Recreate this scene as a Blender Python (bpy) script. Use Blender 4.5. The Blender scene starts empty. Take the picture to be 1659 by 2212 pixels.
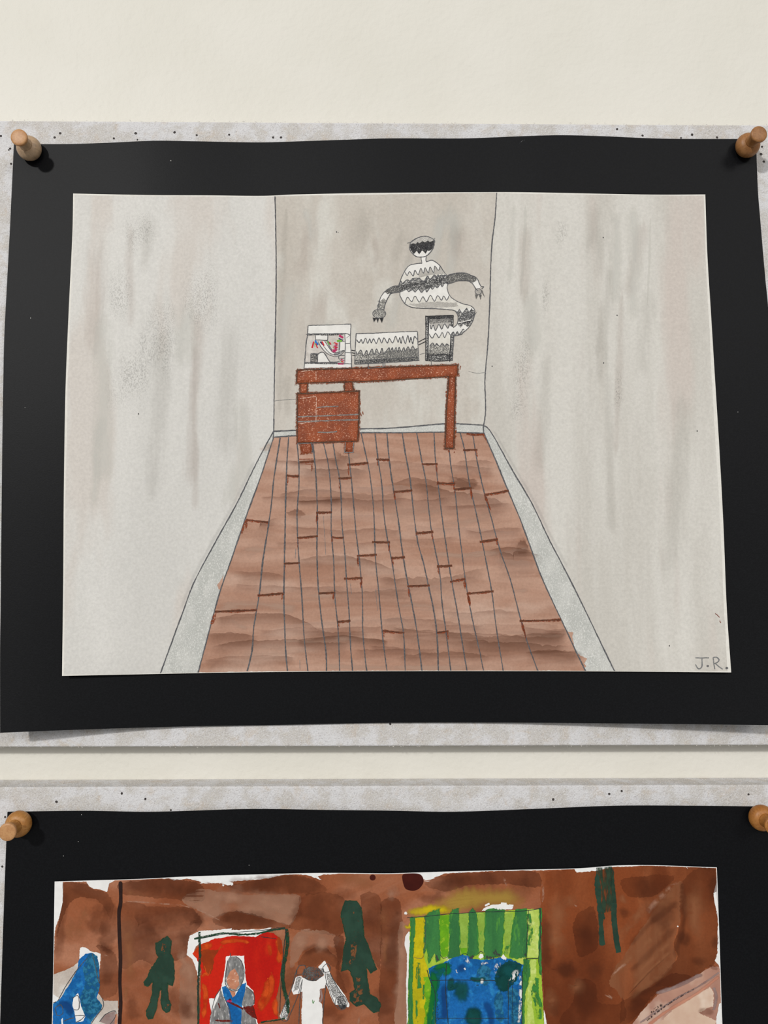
import bpy, bmesh, math, random
from mathutils import Vector, Matrix
from mathutils.geometry import delaunay_2d_cdt

random.seed(7)
scene = bpy.context.scene
COL = scene.collection

# ------------------------------------------------------------------ camera
W, H, F = 1659.0, 2212.0, 1560.0            # photograph frame, focal length in px
CAM_D = 0.350                               # camera to wall
PITCH, YAW = math.radians(3.8), math.radians(0.56)
cam_data = bpy.data.cameras.new('camera')
cam = bpy.data.objects.new('camera', cam_data)
COL.objects.link(cam)
cam.location = (0, -CAM_D, 0)
cam.rotation_euler = (math.radians(90) + PITCH, 0, -YAW)
cam_data.sensor_fit = 'HORIZONTAL'
cam_data.sensor_width = 36.0
cam_data.lens = 36.0 * F / W
cam_data.clip_start = 0.01
scene.camera = cam
CAM_M = cam.rotation_euler.to_matrix()
CAM_P = Vector(cam.location)

# ------------------------------------------------------------------ world and lights
world = bpy.data.worlds.new('room_light')
scene.world = world
world.use_nodes = True
bgn = world.node_tree.nodes['Background']
bgn.inputs[0].default_value = (1.0, 0.99, 0.965, 1)
bgn.inputs[1].default_value = 0.27

def area_light(name, loc, target, size, power, colour, size_y=None):
    d = bpy.data.lights.new(name, 'AREA')
    d.energy = power
    d.color = colour
    d.size = size
    if size_y:
        d.shape = 'RECTANGLE'
        d.size_y = size_y
    o = bpy.data.objects.new(name, d)
    COL.objects.link(o)
    o.location = loc
    o.rotation_euler = (Vector(target) - Vector(loc)).to_track_quat('-Z', 'Y').to_euler()
    return o

area_light('ceiling_light_key', (-1.85, -3.3, 1.66), (0, 0, -0.03), 0.20, 82.0, (1.0, 0.985, 0.955))
area_light('ceiling_light_fill', (2.0, -3.2, 1.7), (0, 0, 0), 0.9, 27.0, (1.0, 0.975, 0.95))
area_light('ceiling_light_far', (0.2, -3.6, 1.5), (0, 0, -0.1), 1.2, 22.0, (1.0, 0.98, 0.955))

scene.view_settings.view_transform = 'Standard'
scene.view_settings.look = 'None'
scene.view_settings.exposure = 0.04
scene.view_settings.gamma = 1.0
scene.view_settings.use_curve_mapping = False
try:
    scene.cycles.transparent_max_bounces = 48
except Exception:
    pass

# ------------------------------------------------------------------ small tools
def lin(c):
    out = []
    for v in c:
        v /= 255.0
        out.append(v / 12.92 if v <= 0.04045 else ((v + 0.055) / 1.055) ** 2.4)
    return (out[0], out[1], out[2], 1.0)

def P(px, py, d):
    """the point that lies d in front of the wall, seen at photograph pixel px, py"""
    v = CAM_M @ Vector(((px - W / 2) / F, -(py - H / 2) / F, -1.0))
    t = (-d - CAM_P.y) / v.y
    return CAM_P + v * t

def interp(tab, x):
    if x <= tab[0][0]:
        return tab[0][1]
    for (a, b), (c, d) in zip(tab, tab[1:]):
        if x <= c:
            t = (x - a) / (c - a)
            return b + (d - b) * t
    return tab[-1][1]

def sinterp(tab, x):
    """smooth (cosine-free, Catmull-Rom) table lookup"""
    n = len(tab)
    if x <= tab[0][0]:
        return tab[0][1]
    if x >= tab[-1][0]:
        return tab[-1][1]
    for i in range(n - 1):
        if x <= tab[i + 1][0]:
            x0, y0 = tab[i]
            x1, y1 = tab[i + 1]
            m0 = (tab[i + 1][1] - tab[i - 1][1]) / (tab[i + 1][0] - tab[i - 1][0]) if i > 0 else (y1 - y0) / (x1 - x0)
            m1 = (tab[i + 2][1] - tab[i][1]) / (tab[i + 2][0] - tab[i][0]) if i < n - 2 else (y1 - y0) / (x1 - x0)
            h = x1 - x0
            t = (x - x0) / h
            return ((2 * t ** 3 - 3 * t * t + 1) * y0 + (t ** 3 - 2 * t * t + t) * h * m0
                    + (-2 * t ** 3 + 3 * t * t) * y1 + (t ** 3 - t * t) * h * m1)

def sstep(a, b, x):
    t = max(0.0, min(1.0, (x - a) / (b - a)))
    return t * t * (3 - 2 * t)

def link(name, mesh, parent=None):
    o = bpy.data.objects.new(name, mesh)
    COL.objects.link(o)
    if parent is not None:
        o.parent = parent
        o.matrix_parent_inverse = Matrix.Identity(4)
    return o

def empty(name, loc, label, cat, group=None):
    o = bpy.data.objects.new(name, None)
    o.empty_display_size = 0.02
    COL.objects.link(o)
    o.location = loc
    o['label'] = label
    o['category'] = cat
    if group:
        o['group'] = group
    return o

# ------------------------------------------------------------------ materials
class NT:
    def __init__(self, name, rough=0.85, spec=0.25):
        self.m = bpy.data.materials.new(name)
        self.m.use_nodes = True
        self.n = self.m.node_tree.nodes
        self.l = self.m.node_tree.links
        self.b = self.n['Principled BSDF']
        self.b.inputs['Roughness'].default_value = rough
        self.b.inputs['Specular IOR Level'].default_value = spec
        self.tc = self.n.new('ShaderNodeTexCoord')
        self._uvv = None

    def put(self, sock, v):
        if isinstance(v, bpy.types.NodeSocket):
            self.l.new(v, sock)
        else:
            sock.default_value = v

    def coords(self, stretch=(1, 1, 1), rot=0.0):
        mp = self.n.new('ShaderNodeMapping')
        mp.inputs['Scale'].default_value = stretch
        mp.inputs['Rotation'].default_value = (0, rot, 0)
        self.l.new(self.tc.outputs['Object'], mp.inputs['Vector'])
        return mp.outputs['Vector']

    def noise(self, scale, detail=4, stretch=(1, 1, 1), rot=0.0, rough=0.55, distort=0.0):
        t = self.n.new('ShaderNodeTexNoise')
        t.inputs['Scale'].default_value = scale
        t.inputs['Detail'].default_value = detail
        t.inputs['Roughness'].default_value = rough
        t.inputs['Distortion'].default_value = distort
        self.l.new(self.coords(stretch, rot), t.inputs['Vector'])
        return t.outputs['Fac']

    def ramp(self, v, a, b, c=0.0, d=1.0, smooth=True):
        r = self.n.new('ShaderNodeMapRange')
        r.interpolation_type = 'SMOOTHSTEP' if smooth else 'LINEAR'
        r.inputs['From Min'].default_value = a
        r.inputs['From Max'].default_value = b
        r.inputs['To Min'].default_value = c
        r.inputs['To Max'].default_value = d
        self.put(r.inputs['Value'], v)
        return r.outputs['Result']

    def math(self, op, a, b=0.0):
        m = self.n.new('ShaderNodeMath')
        m.operation = op
        self.put(m.inputs[0], a)
        self.put(m.inputs[1], b)
        return m.outputs[0]

    def mix(self, f, a, b):
        m = self.n.new('ShaderNodeMix')
        m.data_type = 'RGBA'
        self.put(m.inputs['Factor'], f)
        self.put(m.inputs['A'], a if isinstance(a, bpy.types.NodeSocket) else lin(a))
        self.put(m.inputs['B'], b if isinstance(b, bpy.types.NodeSocket) else lin(b))
        return m.outputs['Result']

    def across(self):
        if self._uvv is None:
            s = self.n.new('ShaderNodeSeparateXYZ')
            self.l.new(self.tc.outputs['UV'], s.inputs[0])
            self._uvv = self.math('ABSOLUTE', s.outputs['Y'])
        return self._uvv

    def colour(self, c):
        self.put(self.b.inputs['Base Color'], c if isinstance(c, bpy.types.NodeSocket) else lin(c))

    def bump(self, h, dist, strength=1.0):
        b = self.n.new('ShaderNodeBump')
        b.inputs['Distance'].default_value = dist
        b.inputs['Strength'].default_value = strength
        self.l.new(h, b.inputs['Height'])
        self.l.new(b.outputs['Normal'], self.b.inputs['Normal'])

    def alpha(self, a):
        self.put(self.b.inputs['Alpha'], a)

def pigment(name, c1, c2=None, sc=300, stretch=(1, 1, 1), rot=0.0, lo=0.35, hi=0.65, detail=4,
            alpha=1.0, grain=None, soft=None, rag=0.0, ragsc=500, ragst=(1, 1, 1), third=None, rough=0.85, spec=0.2, distort=0.0, fine=None, wet=False):
    """paint, pencil or crayon: colour from noise; grain = (scale, lo, hi, least alpha); soft = start of the fading edge"""
    t = NT(name, rough, spec)
    col = lin(c1)
    if c2 is not None:
        f = t.ramp(t.noise(sc, detail, stretch, rot, distort=distort), lo, hi)
        col = t.mix(f, c1, c2)
    if third is not None:
        c3, s3, l3, h3 = third[:4]
        st3 = third[4] if len(third) > 4 else (1, 1, 1)
        f3 = t.ramp(t.noise(s3, 3, st3), l3, h3)
        col = t.mix(f3, col if isinstance(col, bpy.types.NodeSocket) else c1, c3)
    if fine is not None:
        g = t.ramp(t.noise(fine[0], 3, rough=0.65), 0.25, 0.75, 1 - fine[1], 1 + fine[1], False)
        vm = t.n.new('ShaderNodeVectorMath')
        vm.operation = 'SCALE'
        t.put(vm.inputs[0], col if isinstance(col, bpy.types.NodeSocket) else col[:3])
        t.put(vm.inputs['Scale'], g)
        col = vm.outputs['Vector']
    t.put(t.b.inputs['Base Color'], col)
    a = None
    if grain is not None:
        gs, gl, gh, gm = grain[:4]
        gst = grain[4] if len(grain) > 4 else (1, 1, 1)
        grot = grain[5] if len(grain) > 5 else 0.0
        a = t.ramp(t.noise(gs, 3, gst, grot, rough=0.6), gl, gh, gm, 1.0)
    if soft is not None:
        v = t.across()
        if rag:
            v = t.math('ADD', v, t.math('MULTIPLY', t.math('SUBTRACT', t.noise(ragsc, 4, ragst), 0.5), rag))
        s = t.ramp(v, soft, 1.0, 1.0, 0.0)
        a = s if a is None else t.math('MULTIPLY', a, s)
    if wet:                                      # pigment gathered at one edge of the stroke, thinning away from it
        s = t.n.new('ShaderNodeSeparateXYZ')
        t.l.new(t.tc.outputs['UV'], s.inputs[0])
        g = t.math('POWER', t.ramp(s.outputs['X'], -1.0, 1.0, 1.0, 0.0, False), 1.3)
        a = g if a is None else t.math('MULTIPLY', a, g)
    if alpha < 1.0:
        a = alpha if a is None else t.math('MULTIPLY', a, alpha)
    if a is not None:
        t.alpha(a)
    return t.m

# wall paint: cream, fine orange peel
t = NT('cream_wall_paint', 0.5, 0.2)
t.colour(t.mix(t.ramp(t.noise(14, 3), 0.3, 0.7), (228, 225, 216), (224, 221, 211)))
n1 = t.noise(330, 3)
n2 = t.noise(90, 2)
t.bump(t.math('ADD', t.math('MULTIPLY', n1, 1.0), t.math('MULTIPLY', n2, 1.5)), 0.00035, 0.9)
M_WALL = t.m

# pinboard felt: pale grey fibres with lilac and tan patches
def felt_material(name, dark=1.0):
    t = NT(name, 0.95, 0.1)
    c = t.mix(t.ramp(t.noise(120, 4), 0.40, 0.60), (218, 217, 218), (203, 199, 194))
    c = t.mix(t.ramp(t.noise(150, 4, distort=0.6), 0.54, 0.72, 0.0, 0.6), c, (202, 189, 174))
    c = t.mix(t.ramp(t.noise(2300, 3, (1, 1, 0.6), 0.5), 0.46, 0.70, 0.0, 0.6), c, (234, 234, 237))
    c = t.mix(t.ramp(t.noise(2500, 3, (0.6, 1, 1), 0.9), 0.52, 0.74, 0.0, 0.6), c, (160, 154, 154))
    t.put(t.b.inputs['Base Color'], c)
    t.bump(t.math('ADD', t.noise(1500, 4), t.noise(500, 3)), 0.0004, 0.7)
    return t.m
M_FELT = felt_material('grey_felt')
M_FIBRE = pigment('felt_fibre', (226, 222, 216), (205, 200, 194), sc=300)
M_HOLE = pigment('pin_hole_dark', (52, 48, 48), (84, 78, 76), sc=900)

# black mat card
t = NT('black_card', 0.5, 0.14)
t.colour(t.mix(t.ramp(t.noise(1300, 4), 0.35, 0.7), (9, 10, 13), (15, 16, 19)))
t.bump(t.noise(1600, 3), 0.00006, 0.5)
M_MAT = t.m
M_FLECK = pigment('pale_fleck', (190, 190, 185))

# papers
t = NT('drawing_paper', 0.9, 0.15)
t.colour(t.mix(t.ramp(t.noise(700, 4), 0.3, 0.7), (232, 229, 222), (224, 221, 213)))
t.bump(t.noise(900, 4), 0.0001, 0.4)
M_PAPER = t.m
t = NT('watercolour_paper', 0.9, 0.15)
t.colour(t.mix(t.ramp(t.noise(500, 3), 0.3, 0.7), (243, 243, 242), (237, 237, 236)))
t.bump(t.noise(900, 4), 0.0001, 0.4)
M_PAPER2 = t.m

# ------------------------------------------------------------------ structure
def box_mesh(name, x0, x1, y0, y1, z0, z1, mat, bevel=0.0, seg=3):
    bm = bmesh.new()
    bmesh.ops.create_cube(bm, size=1.0)
    for v in bm.verts:
        v.co = Vector(((x0 + x1) / 2 + v.co.x * (x1 - x0), (y0 + y1) / 2 + v.co.y * (y1 - y0), (z0 + z1) / 2 + v.co.z * (z1 - z0)))
    if bevel:
        bmesh.ops.bevel(bm, geom=bm.edges[:], offset=bevel, segments=seg, affect='EDGES', profile=0.5)
    me = bpy.data.meshes.new(name)
    bm.to_mesh(me)
    bm.free()
    me.materials.append(mat)
    return me

wall = link('wall_back', box_mesh('wall_back', -1.5, 1.5, 0.0, 0.1, -1.45, 1.35, M_WALL))
wall['kind'] = 'structure'
wall['label'] = 'cream painted wall with a fine orange peel texture'

TB = 0.0118                                  # pinboard thickness
def pinboard(top_px, bottom_px, label, holes, z_bottom=None):
    zt = P(830, top_px, TB).z
    zb = z_bottom if z_bottom is not None else P(830, bottom_px, TB).z
    root = empty('felt_pinboard', (0, 0, zb), label, 'pinboard', 'felt pinboard strips on the wall')
    me = box_mesh('felt_board', -1.1, 1.1, -TB, -0.0001, 0, zt - zb, M_FELT, 0.0007)
    board = link('board', me, root)
    rng = random.Random(int(top_px))
    # pin holes: small dimples with a raised soft rim
    for (hx, hy, hr) in holes:
        c = P(hx, hy, TB)
        r = 0.78 * hr / F * (CAM_D - TB)
        bm = bmesh.new()
        rings = [(0.0, 0.00002), (r * 0.62, 0.00002), (r * 0.85, 0.00012), (r, 0.0)]
        prev = None
        seg = 12
        ph = rng.uniform(0, 6)
        for (rr, hh) in rings:
            if rr == 0:
                cur = [bm.verts.new((0, -hh, 0))]
            else:
                cur = [bm.verts.new((rr * math.cos(2 * math.pi * k / seg) * (1 + 0.12 * math.sin(2 * 2 * math.pi * k / seg + ph)), -hh,
                                     rr * math.sin(2 * math.pi * k / seg))) for k in range(seg)]
            if prev is not None:
                for k in range(seg):
                    k2 = (k + 1) % seg
                    if len(prev) == 1:
                        bm.faces.new((prev[0], cur[k], cur[k2]))
                    else:
                        bm.faces.new((prev[k], cur[k], cur[k2], prev[k2]))
            prev = cur
        hm = bpy.data.meshes.new('pin_hole')
        bm.to_mesh(hm)
        bm.free()
        hm.materials.append(M_HOLE)
        h = link('pin_hole', hm, root)
        h.location = (c.x, -TB - 0.00001, c.z - zb)
    # loose fibres standing off the edges
    vs, fs = [], []
    for i in range(2600):
        x = rng.uniform(-0.24, 0.24)
        edge = 1 if rng.random() < 0.62 else 0
        z = zt - zb if edge else 0.0
        y = -rng.uniform(0.002, TB)
        ang = rng.uniform(0.1, math.pi - 0.1) * (1 if edge else -1)
        ln = rng.uniform(0.0003, 0.0012) * (1.0 if edge else 0.6)
        wd = rng.uniform(0.00004, 0.00008)
        dx, dz = math.cos(ang) * ln, math.sin(ang) * ln * 0.75
        bend = rng.uniform(-0.0006, 0.0006)
        p = [(x, y, z - 0.0002 * (1 if edge else -1)), (x + dx * 0.5 + bend, y - 0.0002, z + dz * 0.55), (x + dx, y - 0.0003, z + dz)]
        k = len(vs)
        for q in p:
            vs.append((q[0] - wd, q[1], q[2] - wd))
            vs.append((q[0] + wd, q[1] - wd, q[2] + wd))
        fs += [(k, k + 1, k + 3, k + 2), (k + 2, k + 3, k + 5, k + 4)]
    fm = bpy.data.meshes.new('edge_fibres')
    fm.from_pydata(vs, [], fs)
    fm.materials.append(M_FIBRE)
    fo = link('edge_fibres', fm, root)
    fo['kind'] = 'stuff'
    return root

HOLES_A = [(2, 294, 3.5), (118, 297, 3.5), (130, 288, 3.5), (246, 299, 3.2), (293, 288, 3.8), (297, 302, 2.5), (377, 286, 3.8),
           (425, 292, 3), (495, 291, 3.2), (590, 297, 3.5), (607, 297, 3.5), (1333, 279, 3.5), (1388, 293, 3.2), (1471, 298, 2.6),
           (1495, 291, 4), (1549, 297, 3.5), (22, 321, 3.2), (19, 324, 2.4), (24, 354, 3.2), (1646, 317, 3.2), (1644, 333, 4), (1650, 349, 3.6),
           (843, 1564, 3)]
HOLES_B = [(122, 1732, 3.6), (263, 1714, 3.4), (314, 1726, 3.4), (369, 1750, 2.6), (1650, 1742.5, 3), (1195, 1727, 3.6), (1316, 1715, 3.2), (1343, 1709, 3.2),
           (1617, 1716, 2.8), (11, 1765, 3), (5, 1872, 3)]
board_a = pinboard(265, 1612, 'grey flecked felt pinboard behind the pencil drawing of a desk', HOLES_A)
board_b = pinboard(1698, None, 'grey flecked felt pinboard behind the brown watercolour with red and green windows', HOLES_B, z_bottom=P(830, 1698, TB).z - 0.300)

# ------------------------------------------------------------------ curved sheets
TOP1 = [(30, 311), (150, 311), (240, 308), (330, 304), (420, 305), (560, 307.5), (650, 305), (740, 302), (830, 299), (1000, 299), (1060, 297),
        (1130, 294), (1210, 292), (1300, 294), (1400, 298.5), (1480, 300), (1633, 300)]
BOT1 = [(0, 1583), (150, 1577), (300, 1572), (415, 1569), (600, 1566), (830, 1561.5), (1100, 1561), (1300, 1562.5), (1659, 1566.5), (1692, 1568)]
LEF1 = [(308, 30), (480, 22), (500, 21), (630, 14), (730, 9), (830, 7), (950, 5), (1130, 3), (1300, 1.5), (1400, 0), (1583, 0)]
RIG1 = [(300, 1633), (409, 1637), (460, 1641), (600, 1653), (660, 1659), (800, 1667), (1100, 1679), (1400, 1688), (1568, 1692)]
TOP2 = [(16, 1754), (180, 1752), (330, 1754), (540, 1748), (700, 1750), (830, 1751.5), (980, 1754), (1150, 1748), (1330, 1741), (1500, 1741), (1672, 1743)]
BOT2 = [(-30, 3090), (800, 3084), (1720, 3082)]
LEF2 = [(1754, 16), (1940, 9), (2212, 0), (3090, -30)]
RIG2 = [(1743, 1672), (2212, 1688), (3082, 1720)]

WAVE1 = [(0, 0.0008), (150, 0.0010), (330, 0.0028), (560, 0.0012), (830, 0.0030), (1040, 0.0028), (1200, 0.0045), (1420, 0.0018), (1660, 0.0010)]
LIFT1 = [(-10, 0.0125), (60, 0.0110), (200, 0.0062), (380, 0.0016), (600, 0.0006), (1000, 0.0008), (1150, 0.0022), (1400, 0.0070), (1700, 0.0140)]
def depth1(px, py):
    t = (py - 305) / (1570 - 305)
    t = max(-0.05, min(1.1, t))
    w = sinterp(WAVE1, px) * (1 - sstep(0.0, 0.75, t)) + 0.0022 * math.sin(math.pi * min(1, max(0, t))) ** 2
    l = sinterp(LIFT1, px) * max(0.0, t) ** 2.2
    return TB + 0.0004 + w + l
WAVE2 = [(0, 0.0008), (180, 0.0014), (330, 0.0008), (540, 0.0026), (830, 0.0012), (980, 0.0006), (1200, 0.0016), (1450, 0.0022), (1680, 0.0010)]
def depth2(px, py):
    t = (py - 1750) / (3085 - 1750)
    t = max(-0.05, min(1.1, t))
    return TB + 0.0004 + sinterp(WAVE2, px) * (1 - sstep(0, 0.8, t)) + 0.0020 * math.sin(math.pi * max(0, min(1, t))) ** 2

PT1 = [(158, 418), (250, 420), (330, 421.5), (450, 422), (570, 423), (640, 420), (830, 416.5), (1073, 415), (1150, 415.5), (1300, 418.5), (1420, 420.5), (1523.5, 420)]
PB1 = [(134, 1460), (260, 1457.5), (430, 1454), (600, 1451.5), (830, 1450), (1200, 1450), (1400, 1451), (1579.5, 1452.5)]
PL1 = [(418, 158), (500, 156.5), (680, 148), (840, 141.6), (1050, 138), (1250, 136.6), (1460, 134)]
PR1 = [(420, 1523.5), (550, 1528), (680, 1536), (826, 1545), (962, 1553.5), (1133, 1562.6), (1315, 1570), (1452, 1579.5)]
PT2 = [(118, 1904.5), (200, 1902), (300, 1899), (400, 1894), (560, 1889), (700, 1886), (840, 1887), (900, 1885), (1100, 1879.5), (1250, 1876),
       (1330, 1870), (1400, 1869), (1480, 1871.5), (1548.5, 1874)]
PB2 = [(82, 2965), (800, 2962), (1596, 2960)]
PL2 = [(1904, 118), (2060, 115.5), (2212, 112), (2965, 82)]
PR2 = [(1874, 1548.5), (2050, 1555), (2212, 1560.5), (2960, 1596)]

def pd1(px, py):
    corner = 0.0022 * sstep(420, 120, px) * sstep(1250, 1470, py) + 0.0013 * sstep(1300, 1590, px) * sstep(1200, 1460, py)
    edge = 0.0007 * sstep(1350, 1455, py)
    return depth1(px, py) + 0.0005 + corner + edge
def pd2(px, py):
    return depth2(px, py) + 0.0006 + 0.0006 * sstep(1960, 1870, py)

def sheet(name, parent, top, bot, lef, rig, dfun, thick, mat, nx, ny):
    origin = parent.matrix_world.translation if parent else Vector()
    origin = Vector(parent['_o']) if parent and '_o' in parent else origin
    front, back = [], []
    for j in range(ny + 1):
        t = j / ny
        for i in range(nx + 1):
            s = i / nx
            y0 = sinterp(top, top[0][0] + (top[-1][0] - top[0][0]) * s)
            y1 = sinterp(bot, bot[0][0] + (bot[-1][0] - bot[0][0]) * s)
            py = y0 + (y1 - y0) * t
            x0 = sinterp(lef, lef[0][0] + (lef[-1][0] - lef[0][0]) * t)
            x1 = sinterp(rig, rig[0][0] + (rig[-1][0] - rig[0][0]) * t)
            px = x0 + (x1 - x0) * s
            d = dfun(px, py)
            p = P(px, py, d + thick)
            front.append(p - origin)
            back.append(Vector((p.x, p.y + thick, p.z)) - origin)
    n = nx + 1
    N = len(front)
    fs = []
    for j in range(ny):
        for i in range(nx):
            a, b, c, e = j * n + i, j * n + i + 1, (j + 1) * n + i + 1, (j + 1) * n + i
            fs.append((a, e, c, b))
            fs.append((N + a, N + b, N + c, N + e))
    rim = [i for i in range(n)] + [j * n + nx for j in range(1, ny + 1)] + [ny * n + i for i in range(nx - 1, -1, -1)] + [j * n for j in range(ny - 1, 0, -1)]
    M = 2 * N                                     # the cut edge has vertices of its own, so it shades sharp
    edge_v = [front[a] for a in rim] + [back[a] for a in rim]
    R = len(rim)
    for k in range(R):
        k2 = (k + 1) % R
        fs.append((M + k, M + k2, M + R + k2, M + R + k))
    me = bpy.data.meshes.new(name)
    me.from_pydata(front + back + edge_v, [], fs)
    me.update()
    for i, p in enumerate(me.polygons):
        p.use_smooth = i < 2 * nx * ny
    me.materials.append(mat)
    return link(name, me, parent)

def artwork(name, base_px, label):
    o = P(base_px[0], base_px[1], TB)
    root = empty(name, o, label, 'artwork', None)
    root['_o'] = [o.x, o.y, o.z]
    return root

art1 = artwork('mounted_drawing', (830, 1562), 'grey pencil drawing of a desk on plank floor, on black card, initialled J.R.')
mat1 = sheet('mat_card', art1, TOP1, BOT1, LEF1, RIG1, depth1, 0.0004, M_MAT, 150, 110)
paper1 = sheet('paper', art1, PT1, PB1, PL1, PR1, pd1, 0.00025, M_PAPER, 160, 120)
art2 = artwork('mounted_painting', (830, 3084), 'brown watercolour with a red window and a green striped window, mounted on black card')
mat2 = sheet('mat_card', art2, TOP2, BOT2, LEF2, RIG2, depth2, 0.0004, M_MAT, 150, 110)
paper2 = sheet('paper', art2, PT2, PB2, PL2, PR2, pd2, 0.00025, M_PAPER2, 160, 110)

# ------------------------------------------------------------------ drawing tools
def frame(ox, oy, s):
    return lambda pts: [(ox + x / s, oy + y / s) for (x, y) in pts]
I_ = lambda pts: [(float(x), float(y)) for (x, y) in pts]

def resample(pts, step, closed=False):
    out = []
    q = pts + [pts[0]] if closed else pts
    for a, b in zip(q, q[1:]):
        L = math.hypot(b[0] - a[0], b[1] - a[1])
        n = max(1, int(math.ceil(L / step)))
        for k in range(n):
            out.append((a[0] + (b[0] - a[0]) * k / n, a[1] + (b[1] - a[1]) * k / n))
    if not closed:
        out.append(q[-1])
    return out

def catmull(pts, closed=False, n=6):
    m = len(pts)
    if m < 3:
        return pts
    out = []
    rngs = range(m) if closed else range(m - 1)
    for i in rngs:
        if closed:
            p0, p1, p2, p3 = pts[(i - 1) % m], pts[i], pts[(i + 1) % m], pts[(i + 2) % m]
        else:
            p0, p1, p2, p3 = pts[max(0, i - 1)], pts[i], pts[i + 1], pts[min(m - 1, i + 2)]
        for k in range(n):
            t = k / n
            out.append(tuple(0.5 * (2 * p1[c] + (p2[c] - p0[c]) * t + (2 * p0[c] - 5 * p1[c] + 4 * p2[c] - p3[c]) * t * t
                                    + (3 * p1[c] - p0[c] - 3 * p2[c] + p3[c]) * t ** 3) for c in (0, 1)))
    if not closed:
        out.append(pts[-1])
    return out

def roughen(pts, amp, step=3.0, rng=random):
    q = resample(pts, step, True)
    n = len(q)
    a = [rng.uniform(-1, 1) for _ in range(n)]
    b = [rng.uniform(-1, 1) for _ in range(max(3, n // 5))]
    out = []
    for i in range(n):
        x0, y0 = q[i - 1]
        x1, y1 = q[(i + 1) % n]
        L = math.hypot(x1 - x0, y1 - y0) or 1
        nx, ny = -(y1 - y0) / L, (x1 - x0) / L
        f = i / n * len(b)
        k = int(f)
        bb = b[k % len(b)] * (1 - (f - k)) + b[(k + 1) % len(b)] * (f - k)
        o = amp * (0.55 * a[i] + 0.8 * bb)
        out.append((q[i][0] + nx * o, q[i][1] + ny * o))
    return out

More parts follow.
